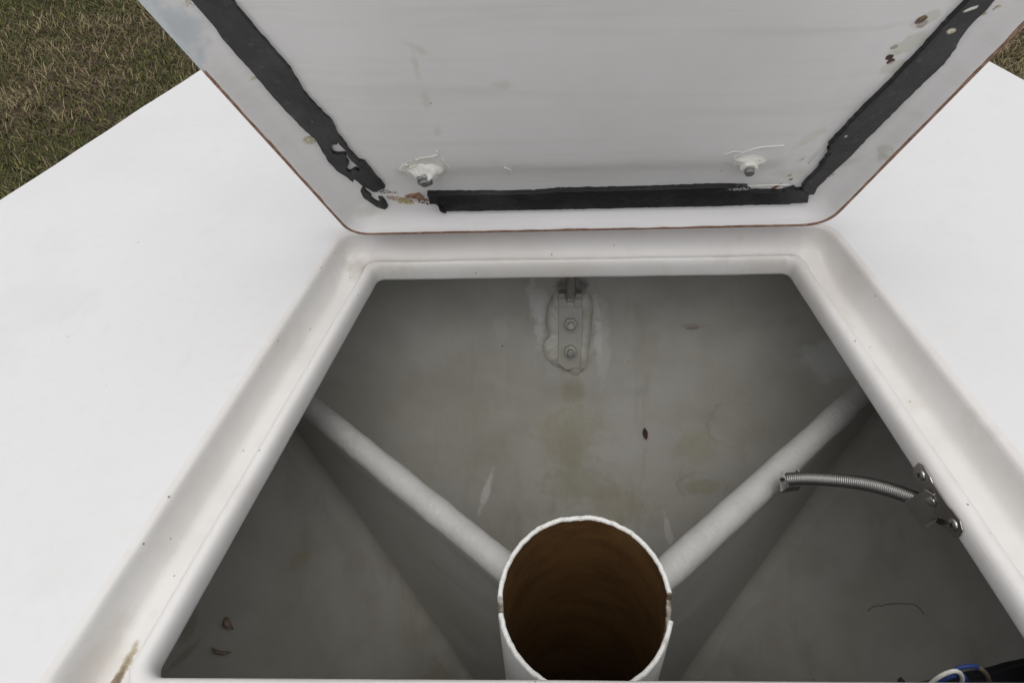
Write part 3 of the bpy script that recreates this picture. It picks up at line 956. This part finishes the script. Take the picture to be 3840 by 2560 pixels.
S3 = [(0.1907, 0.0586), (0.1965, 0.0533), (0.2000, 0.0532), (0.2017, 0.0542), (0.2020, 0.0633), (0.2068, 0.0803), (0.2147, 0.1009), (0.2219, 0.1267)] + [(0.2298, 0.1520), (0.2393, 0.1827), (0.2460, 0.2010), (0.2470, 0.2145), (0.2466, 0.2261), (0.2483, 0.2348), (0.2528, 0.2502), (0.2545, 0.2570), (0.2373, 0.2576), (0.2354, 0.2508), (0.2307, 0.2348), (0.2300, 0.2330), (0.2253, 0.2152), (0.2163, 0.1863), (0.2057, 0.1560), (0.1994, 0.1346), (0.1952, 0.1224), (0.1939, 0.1170)] + [(0.1961, 0.1137), (0.1939, 0.1137), (0.1948, 0.1104), (0.1980, 0.1087), (0.1975, 0.1048), (0.1962, 0.1020), (0.1968, 0.0990), (0.1944, 0.0924), (0.1952, 0.0889), (0.1924, 0.0783), (0.1905, 0.0747), (0.1886, 0.0656), (0.1880, 0.0637)]
S4 = [(-0.1912, 0.0730), (-0.1939, 0.0692), (-0.1956, 0.0641), (-0.1946, 0.0575), (-0.1898, 0.0493), (-0.1840, 0.0416), (-0.1787, 0.0387), (-0.1755, 0.0421), (-0.1752, 0.0503), (-0.1775, 0.0570), (-0.1815, 0.0578), (-0.1806, 0.0517), (-0.1829, 0.0507), (-0.1857, 0.0532), (-0.1872, 0.0570), (-0.1867, 0.0619), (-0.1908, 0.0676), (-0.1905, 0.0711)]
for i, (S, hh, sb) in enumerate(((S1, .0034, .006), (S2, .0048, .006), (S3, .0042, .006), (S4, .0022, .004))):
    V, F = prism(S, -.003, hh, .00042, sb * .55, i + 2)
    o = mesh_obj('rubber_seal', V, F, M_RUB, lid, smooth=False)
    recalc(o)
    if i == 0:                             # the torn hole
        TV, TF = prism(TEAR, -.01, .02, .0002, .004, 11)
        cut = recalc(mesh_obj('cutter', TV, TF, M_RUB, lid, smooth=False))
        bo = o.modifiers.new('tear', 'BOOLEAN')
        bo.operation, bo.object, bo.solver = 'DIFFERENCE', cut, 'EXACT'
        bpy.context.view_layer.update()
        nm = bpy.data.meshes.new_from_object(o.evaluated_get(bpy.context.evaluated_depsgraph_get()))
        o.modifiers.clear()
        o.data = nm
        bpy.data.objects.remove(cut)
    bev(o, (.0004, .0016, .0016, .0006)[i], 2)
S5 = [(-0.1362, 0.0635), (-0.1270, 0.0632), (-0.1282, 0.0543), (-0.1264, 0.0489), (-0.1230, 0.0368), (-0.1269, 0.0387), (-0.1284, 0.0463), (-0.1289, 0.0517), (-0.1358, 0.0516), (-0.1350, 0.0558)]
V, F = prism(S5, .003, .0062, .0002, .004, 9)
bev(recalc(mesh_obj('rubber_flap', V, F, M_RUB, lid, smooth=False)), .0006)
# bare brown laminate where the seal was torn off
S6 = [(-0.1579, 0.0571), (-0.1518, 0.0596), (-0.1435, 0.0611), (-0.1434, 0.0587), (-0.1410, 0.0560), (-0.1407, 0.0527), (-0.1366, 0.0499), (-0.1449, 0.0519), (-0.1526, 0.0547)]
V, F = prism(S6, -.002, .0012, .0003, .003, 4)
recalc(mesh_obj('torn_backing', V, F, M_RAW, lid, smooth=False))
# crack in the pale blue paint along the upper left edge
cr = [(-0.2897, 0.2783), (-0.2872, 0.2713), (-0.2832, 0.2616), (-0.2825, 0.2542), (-0.2811, 0.2459), (-0.2786, 0.2373), (-0.2743, 0.2291), (-0.2776, 0.2230)]
V, F = tube([(p[0], p[1], z) for p, z in zip(spline(cr, 5), [.0042] * 40)], .0006, 6)
child('paint_crack', V, F, M_GALV, lid, auto=180)

# hinge bolts through the lid in smears of sealant
def mound(cx, cy, rx, ry, hgt, base, seed, ragged=.25, lump=.3):
    V, F = [], []
    NR, NN = 12, 48
    for i in range(NR + 1):
        t = i / NR
        for j in range(NN):
            a = 2 * math.pi * j / NN
            edge = 1 + ragged * noise.noise((math.cos(a) * 2.2 + seed, math.sin(a) * 2.2, seed)) + ragged * .6 * noise.noise((math.cos(a) * 6 + seed, math.sin(a) * 6, seed))
            x, y = cx + rx * t * edge * math.cos(a), cy + ry * t * edge * math.sin(a)
            hh = hgt * (1 - t ** 1.6) * (1 + lump * noise.noise((x * 260, y * 260, seed)))
            V.append((x, y, base + hh - (.003 if i == NR else 0)))
    for i in range(NR):
        for j in range(NN):
            F.append((i * NN + j, i * NN + (j + 1) % NN, (i + 1) * NN + (j + 1) % NN, (i + 1) * NN + j))
    F.append(tuple(range(NN - 1, -1, -1)))
    return V, F
bl, = [(-0.1337, 0.0915)]
br, = [(0.1349, 0.0980)]
for (x, y), k in ((bl, 0), (br, 1)):
    if k == 0:
        V, F = mound(x + .001, y + .009, .0225, .0165, .0016, .0036, 2.2, .35, .9)
        child('sealant', V, F, M_SIL, lid, auto=180)
        V, F = mound(x + .0015, y + .0035, .0165, .0115, .0088, .0036, 5.2, .18, .45)
        child('sealant', V, F, M_SIL, lid, auto=180)
    else:
        V, F = mound(x - .003, y + .008, .0270, .0120, .0010, .0036, 7.7, .35, .8)
        child('sealant', V, F, M_SIL, lid, auto=180)
        V, F = mound(x, y + .002, .0145, .0085, .0050, .0040, 3.3, .15, .4)
        child('sealant', V, F, M_SIL, lid, auto=180)
        V, F = tube([(x, y + .001, .003), (x, y + .001, .0047), (x, y + .001, .0053)], [.0135, .0135, .0122], 32)
        child('washer', [(x + (v[0] - x) * 1.0, y + .001 + (v[1] - y - .001) * .72, v[2]) for v in [tuple(q) for q in V]], F, M_SIL, lid)
    ro = .5 if k == 0 else .1
    V, F = prism([(x + .0076 * math.cos(ro + q * math.pi / 3), y + .0076 * math.sin(ro + q * math.pi / 3)) for q in range(6)], .004, .0128 if k == 0 else .0112)
    bev(child('nut', V, F, M_SIL if k else M_GALV, lid, auto=30), .001)
    V, F = tube([(x, y, .008), (x, y, .0145), (x, y, .0153)], [.0042, .0042, .0034], 18)
    child('bolt_end', V, F, M_GALV, lid)
# curls of squeezed sealant
for pts, rr in (([(-0.1392, 0.1107), (-0.1327, 0.1133), (-0.1251, 0.1146), (-0.1194, 0.1175), (-0.1197, 0.1214)], .0007), ([(-0.1514, 0.1052), (-0.1466, 0.1049), (-0.1468, 0.1010), (-0.1404, 0.1032)], .0006), ([(-0.1165, 0.1112), (-0.1136, 0.1042), (-0.1116, 0.0994)], .0007), ([(-0.0664, 0.0994), (-0.0612, 0.0957), (-0.0619, 0.0904)], .0007),
                ([(0.1201, 0.1060), (0.1268, 0.1120), (0.1357, 0.1170), (0.1459, 0.1191), (0.1578, 0.1198)], .0006), ([(0.1127, 0.1102), (0.1206, 0.1138), (0.1259, 0.1125)], .0005), ([(0.1857, 0.0927), (0.1907, 0.1073), (0.1948, 0.1170)], .0004), ([(0.1415, 0.0690), (0.1606, 0.0695), (0.1766, 0.0697)], .0005)):
    V, F = tube(spline([(p[0], p[1], .0050 if rr > .00045 else .001) for p in pts], 5), rr, 6)
    child('sealant_curl', V, F, M_SIL, lid, auto=180)

# ---------------------------------------------------------------- hatch spring on its brackets
root_sp = bpy.data.objects.new('hatch_spring', None)
link(root_sp, boat)
sp0 = [(0.1749, -0.1710, -0.1147), (0.1875, -0.1768, -0.1044), (0.2038, -0.1861, -0.0922), (0.2226, -0.1990, -0.0781), (0.2363, -0.2137, -0.0653), (0.2480, -0.2290, -0.0544)]
path = spline(sp0, 60)
root_sp.location = Vector(path[0]) - ROOT
SO = -Vector(path[0])
# coil
def coil(path, rad, wire, turns, n=18, m=7):
    P = [Vector(p) for p in path]
    Ls = [0]
    for a, b in zip(P, P[1:]): Ls.append(Ls[-1] + (b - a).length)
    tot = Ls[-1]
    pts = []
    ref = Vector((0, 0, 1))
    N = turns * n
    i = 0
    for k in range(N + 1):
        s = tot * k / N
        while i < len(P) - 2 and Ls[i + 1] < s: i += 1
        t = (s - Ls[i]) / max(1e-9, Ls[i + 1] - Ls[i])
        p = P[i].lerp(P[i + 1], t)
        tg = (P[min(i + 2, len(P) - 1)] - P[max(i - 1, 0)]).normalized()
        ref = (ref - tg * ref.dot(tg)).normalized()
        b = tg.cross(ref)
        a = 2 * math.pi * k / n
        pts.append(p + (ref * math.cos(a) + b * math.sin(a)) * rad)
    return tube(pts, wire, m), tot
(V, F), spl = coil(path, .0047, .00112, 66)
mesh_obj('coil', V, F, M_SPRING, root_sp, loc=SO)
V, F = tube(path[::6], .0044, 12)
mesh_obj('coil_core', V, F, M_BLK, root_sp, loc=SO)

def plate_from(pts2, frame, th_):
    """flat sheet-metal outline in a frame (origin, ex, ey, ez)"""
    o, ex, ey, ez = frame
    V, F = prism(pts2, 0, th_)
    return [o + ex * v[0] + ey * v[1] + ez * v[2] for v in V], F
def rnd_rect(x0, x1, y0, y1, r):
    return [(p.x, p.y) for p in rounded([(x0, y0), (x1, y0), (x1, y1), (x0, y1)], [r] * 4, 1, 6)]

# plate screwed to the inner face of the coaming lip
e0, e1 = Vector((0.2001, 0.0012, 0)), Vector((*HOLE[2], 0))
along = (e1 - e0).normalized()                       # aft along the lip
inn = Vector((along.y, -along.x, 0))                 # towards the opening
if inn.x > 0: inn = -inn
upz = Vector((0, 0, 1))
(q1,), (q2,) = [(0.2496, -0.2207, -0.0300)], [(0.2594, -0.2616, -0.0300)]
q1, q2 = Vector(q1), Vector(q2)
def on_lip(q):
    s = (q - e0).dot(along)
    return e0 + along * s + Vector((0, 0, -.031))
m1, m2 = on_lip(q1), on_lip(q2)
mid = (m1 + m2) / 2
hl = (m2 - m1).length / 2
fr = (mid + inn * .0005, along, upz, inn)
out = []
for (px, py) in [(-hl - .0085, -.002), (-hl - .0075, .005), (-hl - .002, .0085), (-hl + .007, .0075), (-.010, .0062), (.010, .0062), (hl - .007, .0075), (hl + .002, .0085), (hl + .0075, .005), (hl + .0085, -.002),
                 (hl + .006, -.008), (hl - .002, -.0105), (.010, -.017), (-.010, -.017), (-hl + .002, -.0105), (-hl - .006, -.008)]:
    out.append((px, py))
V, F = plate_from(out, fr, .0013)
bp = recalc(mesh_obj('bracket_plate', V, F, M_STEEL, root_sp, smooth=False, loc=SO))
bev(bp, .0005)
# two upright flanges and clevis that takes the spring
tip = Vector(path[-1])
sdirv = (Vector(path[-1]) - Vector(path[-12])).normalized()
V, F = [], []
def bent_sheet(profile, ex, ey, ez, w0, w1, th_, org):
    """open sheet-metal strip: profile points in (ex, ez), width along ey"""
    V, F = [], []
    m = len(profile)
    nrm = []
    for i in range(m):
        a = Vector(profile[max(i - 1, 0)]); b = Vector(profile[min(i + 1, m - 1)])
        t = (b - a).normalized()
        nrm.append(Vector((-t.y, t.x)))
    for s in (0, th_):
        for y in (w0, w1):
            for i in range(m):
                p = Vector(profile[i]) + nrm[i] * s
                V.append(org + ex * p.x + ez * p.y + ey * y)
    idx = lambda s, y, i: s * 2 * m + y * m + i
    for i in range(m - 1):
        F += [(idx(0, 0, i), idx(0, 1, i), idx(0, 1, i + 1), idx(0, 0, i + 1)),
              (idx(1, 0, i), idx(1, 0, i + 1), idx(1, 1, i + 1), idx(1, 1, i)),
              (idx(0, 0, i), idx(0, 0, i + 1), idx(1, 0, i + 1), idx(1, 0, i)),
              (idx(0, 1, i), idx(1, 1, i), idx(1, 1, i + 1), idx(0, 1, i + 1))]
    for i in (0, m - 1):
        F.append((idx(0, 0, i), idx(1, 0, i), idx(1, 1, i), idx(0, 1, i)))
    return V, F
# clevis cheek facing the camera, with a turned-in floor lip
ck = [(0.2389, -0.2285, -0.0561), (0.2405, -0.2348, -0.0318), (0.2451, -0.2397, -0.0298), (0.2490, -0.2431, -0.0334), (0.2509, -0.2459, -0.0389), (0.2510, -0.2476, -0.0446), (0.2434, -0.2505, -0.0594), (0.2434, -0.2465, -0.0610)]
ckv = [Vector(p) for p in ck]
cen = sum(ckv, Vector()) / len(ckv)
cn = Vector((0, 0, 0))
for a, b in zip(ckv, ckv[1:] + ckv[:1]): cn += (a - cen).cross(b - cen)
cn.normalize()
if cn.dot(Vector(cam.location) - cen) < 0: cn = -cn
ckv = [v - cn * (v - cen).dot(cn) for v in ckv]
N = len(ckv)
V = [v for v in ckv] + [v - cn * .0013 for v in ckv]
F = [tuple(range(N)), tuple(range(2 * N - 1, N - 1, -1))] + [(i, N + i, N + (i + 1) % N, (i + 1) % N) for i in range(N)]
o = recalc(mesh_obj('clevis_cheek', V, F, M_STEEL, root_sp, smooth=False, loc=SO))
bev(o, .0005, 2)
# clevis floor: sheet that returns from the cheek's lower edge to the plate
a, b = ckv[6], ckv[5]
back = (mid - cen); back = back - cn * back.dot(cn)
dep = -cn * .017
V = [a, b, b + dep, a + dep]
nn = (b - a).cross(dep).normalized() * .0012
V = V + [v + nn for v in V]
F = [(0, 1, 2, 3), (7, 6, 5, 4), (0, 4, 5, 1), (1, 5, 6, 2), (2, 6, 7, 3), (3, 7, 4, 0)]
bev(recalc(mesh_obj('clevis_floor', V, F, M_STEEL, root_sp, smooth=False, loc=SO)), .0005)
V = [Vector(p) for p in [(0.2424, -0.2514, -0.0574), (0.2513, -0.2477, -0.0448), (0.2464, -0.2547, -0.0401), (0.2420, -0.2565, -0.0470)]]
V = V + [v - cn * .001 for v in V]
bev(recalc(mesh_obj('clevis_lip', V, F, M_SCREW, root_sp, smooth=False, loc=SO)), .0004)
# far cheek
V = [v - cn * .0165 for v in ckv] + [v - cn * .0178 for v in ckv]
F = [tuple(range(N)), tuple(range(2 * N - 1, N - 1, -1))] + [(i, N + i, N + (i + 1) % N, (i + 1) % N) for i in range(N)]
bev(recalc(mesh_obj('clevis_cheek', V, F, M_STEEL, root_sp, smooth=False, loc=SO)), .0005)
# rivet
rv, = [(0.2426, -0.2433, -0.0359)]
rv = Vector(rv); rv = rv - cn * (rv - cen).dot(cn)
V, F = tube([rv - cn * .019, rv + cn * .0004, rv + cn * .0012, rv + cn * .0017], [.0030, .0040, .0034, .0012], 20)
child_o = recalc(mesh_obj('rivet', V, F, M_SCREW, root_sp, loc=SO, auto=40))
# pivot post from the clevis to the plate
V, F = tube([rv - cn * .010, mid + inn * .001], [.0036, .0036], 16)
mesh_obj('pivot_post', V, F, M_SCREW, root_sp, loc=SO)
V, F = tube([(rv - cn * .010).lerp(mid, .30), (rv - cn * .010).lerp(mid, .38), (rv - cn * .010).lerp(mid, .40), (rv - cn * .010).lerp(mid, .48)], [.0060, .0060, .0052, .0052], 20)
mesh_obj('collar', V, F, M_SCREW, root_sp, loc=SO, auto=40)
# cross-head screws
M_DARK = plain('dark_recess', (0.012, 0.011, 0.010), 0.8)
for mm in (m1, m2):
    c = mm + inn * .0018
    V, F = tube([c, c + inn * .0007, c + inn * .0014, c + inn * .0016], [.0046, .0045, .0036, .0018], 24)
    sc = recalc(mesh_obj('screw', V, F, M_SCREW, root_sp, loc=SO, auto=50))
    V, F = [], []
    for an in (.35, .35 + math.pi / 2):
        u_ = along * math.cos(an) + upz * math.sin(an)
        v_ = -along * math.sin(an) + upz * math.cos(an)
        i = len(V)
        for sgn in ((-1, -1), (1, -1), (1, 1), (-1, 1)):
            V.append(c + u_ * sgn[0] * .0024 + v_ * sgn[1] * .0005 + inn * (.0012 + (.00006 if an > 1 else 0)))
        for sgn in ((-1, -1), (1, -1), (1, 1), (-1, 1)):
            V.append(c + u_ * sgn[0] * .0020 + v_ * sgn[1] * .0005 + inn * (.00175 + (.00006 if an > 1 else 0)))
        F += [(i + 4, i + 5, i + 6, i + 7), (i, i + 1, i + 5, i + 4), (i + 1, i + 2, i + 6, i + 5), (i + 2, i + 3, i + 7, i + 6), (i + 3, i, i + 4, i + 7)]
    mesh_obj('screw_recess', V, F, M_DARK, root_sp, smooth=False, loc=SO)
# loose end bracket: bent sheet with a slotted cheek
eb = [Vector(p) for p in [(0.1688, -0.1686, -0.1052), (0.1673, -0.1738, -0.1100), (0.1681, -0.1819, -0.1177), (0.1709, -0.1817, -0.1177), (0.1746, -0.1809, -0.1117), (0.1735, -0.1752, -0.1090), (0.1714, -0.1717, -0.1068)]]
dpt = (Vector(path[8]) - Vector(path[0])).normalized()
crs = dpt.cross((eb[2] - eb[0]).normalized()).normalized()
if crs.dot(Vector(cam.location) - eb[0]) < 0: crs = -crs
N = len(eb)
V = eb + [v - crs * .001 for v in eb]
F = [tuple(range(N)), tuple(range(2 * N - 1, N - 1, -1))] + [(i, N + i, N + (i + 1) % N, (i + 1) % N) for i in range(N)]
bev(recalc(mesh_obj('end_bracket', V, F, M_STEEL2, root_sp, smooth=False, loc=SO)), .0004)
fb = [Vector(p) for p in [(0.1688, -0.1820, -0.1179), (0.1746, -0.1809, -0.1117), (0.1877, -0.1745, -0.1203), (0.1875, -0.1744, -0.1257)]]
V = fb + [v - Vector((0, 0, .001)) for v in fb]
F = [(0, 1, 2, 3), (7, 6, 5, 4), (0, 4, 5, 1), (1, 5, 6, 2), (2, 6, 7, 3), (3, 7, 4, 0)]
bev(recalc(mesh_obj('end_bracket', V, F, M_STEEL2, root_sp, smooth=False, loc=SO)), .0004)
pn, = [(0.1694, -0.1749, -0.1091)]
pn = Vector(pn)
V, F = tube([pn - crs * .010, pn + crs * .0006], .0017, 12)
recalc(mesh_obj('end_pin', V, F, M_DARK, root_sp, loc=SO, auto=40))
fp = [Vector(p) for p in [(0.1851, -0.1619, -0.1108), (0.1878, -0.1655, -0.1117), (0.1874, -0.1663, -0.1124), (0.1845, -0.1624, -0.1113)]]
V = fp + [v - Vector((0, .001, .002)) for v in fp]
F = [(0, 1, 2, 3), (7, 6, 5, 4), (0, 4, 5, 1), (1, 5, 6, 2), (2, 6, 7, 3), (3, 7, 4, 0)]
bev(recalc(mesh_obj('end_bracket', V, F, M_STEEL2, root_sp, smooth=False, loc=SO)), .0003)

# ---------------------------------------------------------------- loose things in the locker
def tag(o, label, cat, group=None):
    o['label'] = label
    o['category'] = cat
    if group: o['group'] = group
    return o
def lay(name, pt, L, Wd, ang, m, curl=.0015, seed=0, tip=1.0):
    """small curled leaf-like scrap lying on the liner"""
    q, nrm = on_liner(pt, .0012)
    ex = Vector((math.cos(ang), 0, 0)) + Vector((0, .45, .88)) * math.sin(ang)
    ex = (ex - nrm * ex.dot(nrm)).normalized()
    ey = nrm.cross(ex)
    V, F = [], []
    NL, NW = 14, 6
    for s in (0, 1):
        for i in range(NL + 1):
            t = i / NL
            wv = Wd * (math.sin(math.pi * t ** tip) ** .8 if 0 < t < 1 else .02)
            for j in range(NW + 1):
                v = j / NW * 2 - 1
                hgt = curl * (v * v) + curl * 1.2 * (2 * t - 1) ** 2 + .0002 * noise.noise((t * 9, v * 3, seed)) + s * .0005
                bend = .12 * L * math.sin(math.pi * t) * (seed % 3 - 1) * .6
                V.append(ex * (L * (t - .5)) + ey * (wv * v + bend) + nrm * hgt)
    m_ = (NL + 1) * (NW + 1)
    for i in range(NL):
        for j in range(NW):
            a = i * (NW + 1) + j
            F.append((a, a + 1, a + NW + 2, a + NW + 1))
            F.append((m_ + a, m_ + a + NW + 1, m_ + a + NW + 2, m_ + a + 1))
    o = mesh_obj(name, V, F, m)
    o.location = q
    return o
(lf,), (b1,), (b2,), (b3,), = [(0.0830, -0.0021, -0.2755)], [(-0.3445, -0.2443, -0.2557)], [(-0.3443, -0.2693, -0.2574)], [(0.1320, 0.0624, -0.1636)]
tag(lay('leaf', lf, .0150, .0029, R(100), M_LEAF, .0006, 1), 'small dark pointed leaf on the forward locker wall, above the brown-lined tube', 'leaf')
tag(lay('seed_scale', b1, .0140, .0042, R(97), M_TWIG, .0030, 1, 1.5), 'brown curled seed scale, the upper scrap at the lower left of the locker', 'seed')
tag(lay('dry_stem', b2, .0210, .0017, R(6), M_TWIG, .0022, 3), 'thin bowed brown stem, the lower scrap at the lower left of the locker', 'twig')
tag(lay('dry_stem', b3, .0150, .0007, R(4), M_TWIG, .0008, 3), 'thin reddish stem on the forward locker wall, right of the bolted chainplate', 'twig')

# a long thread on the right-hand side of the hull
th_ = [on_liner(p, .0008)[0] for p in [(0.2947, -0.1980, -0.3165), (0.2988, -0.1959, -0.3106), (0.3034, -0.1969, -0.3050), (0.3054, -0.1985, -0.3038), (0.3076, -0.1980, -0.3008), (0.3159, -0.2017, -0.2897), (0.3247, -0.2074, -0.2791), (0.3275, -0.2122, -0.2756), (0.3295, -0.2194, -0.2742)]]
P = spline(th_, 6)
V, F = tube([p - P[0] for p in P], .00045, 6)
o = mesh_obj('thread', V, F, M_OLDTHREAD)
o.location = P[0]
tag(o, 'thin dark thread lying on the bare hull side below the spring', 'thread')

# black rolled cover along the after right side, cords on top of it
c0, c1_ = [(0.2081, -0.3621, -0.1128), (0.3263, -0.3338, -0.1139)]
A, B = Vector(c0), Vector(c1_)
dv = (B - A).normalized()
pa = [A - dv * .10 + Vector((0, .01, -.10)), A - dv * .05 + Vector((0, 0, -.025)), A, A.lerp(B, .5), B, B + dv * .12]
pa = spline(pa, 10)
V, F = [], []
TV, TF = tube([p - pa[0] for p in pa], [.0135 + .0009 * noise.noise((i * .35, 1, 1)) for i in range(len(pa))], 36)
TVV = []
for i, v in enumerate(TV):
    ringi = i // 36
    a = (i % 36) / 36 * 2 * math.pi
    c = Vector(pa[ringi]) - Vector(pa[0])
    k = 1 + .05 * math.sin(a * 5 + ringi * .06) + .03 * math.sin(a * 9 + 1)
    TVV.append(c + (v - c) * k)
o = mesh_obj('rolled_cover', TVV, TF, M_BLK)
o.location = pa[0]
tag(o, 'black rolled cover at the lower right corner of the locker, under the cords', 'cover')
tp = [Vector(p) for p in [(0.2063, -0.3513, -0.0871), (0.2084, -0.3499, -0.0859), (0.2094, -0.3512, -0.0872), (0.2096, -0.3533, -0.0892), (0.2054, -0.3534, -0.0890)]]
dn = Vector((0, .004, -.004))
N = len(tp)
c = tp[3]
V = [v - c for v in tp] + [v - c + dn for v in tp]
F = [tuple(range(N)), tuple(range(2 * N - 1, N - 1, -1))] + [(i, N + i, N + (i + 1) % N, (i + 1) % N) for i in range(N)]
ex_ = [Vector((0, 0, 0)), Vector((.004, -.02, -.03)), Vector((.010, -.03, -.08))]
o = mesh_obj('strap_tip', V, F, M_BLK, smooth=False)
o.location = c
recalc(o)
tag(o, 'tip of a black strap sticking up beside the after edge of the hatch', 'strap')

def cord(name, px, m, r, label, cat, grp):
    pts = [Vector(p) for p in px]
    P = spline(pts, 10)
    V, F = tube([p - P[0] for p in P], r, 12)
    o = mesh_obj(name, V, F, m)
    o.location = P[0]
    return tag(o, label, cat, grp)
G = 'cords bundled on the black roll'
cord('cord', [(0.2236, -0.3529, -0.1051), (0.2232, -0.3529, -0.0897), (0.2233, -0.3532, -0.0798), (0.2260, -0.3521, -0.0718), (0.2305, -0.3509, -0.0679), (0.2354, -0.3501, -0.0676), (0.2394, -0.3509, -0.0707), (0.2419, -0.3523, -0.0761), (0.2445, -0.3531, -0.0862), (0.2491, -0.3526, -0.1013)], M_WCORD, .0015, 'white cord in a loop at the lower right of the locker', 'cord', G)
cord('cord', [(0.2286, -0.3516, -0.1112), (0.2288, -0.3515, -0.0937), (0.2293, -0.3520, -0.0831), (0.2324, -0.3513, -0.0766), (0.2373, -0.3501, -0.0748), (0.2421, -0.3489, -0.0769), (0.2455, -0.3495, -0.0798), (0.2483, -0.3506, -0.0851), (0.2501, -0.3517, -0.0923), (0.2541, -0.3512, -0.1054)], M_BLUE, .0018, 'thick blue cord looped just inside the white cord', 'cord', G)
cord('cord', [(0.2394, -0.3465, -0.0846), (0.2428, -0.3441, -0.0805), (0.2470, -0.3431, -0.0789), (0.2528, -0.3425, -0.0786), (0.2573, -0.3426, -0.0800)], M_BLUE, .0015, 'blue cord arching over behind the white loop', 'cord', G)
cord('cord', [(0.2569, -0.3426, -0.0800), (0.2606, -0.3431, -0.0828), (0.2643, -0.3438, -0.0867), (0.2678, -0.3447, -0.0919), (0.2719, -0.3455, -0.1000)], M_TAN, .0015, 'tan cord end running down from the blue arch to the black roll', 'cord', G)
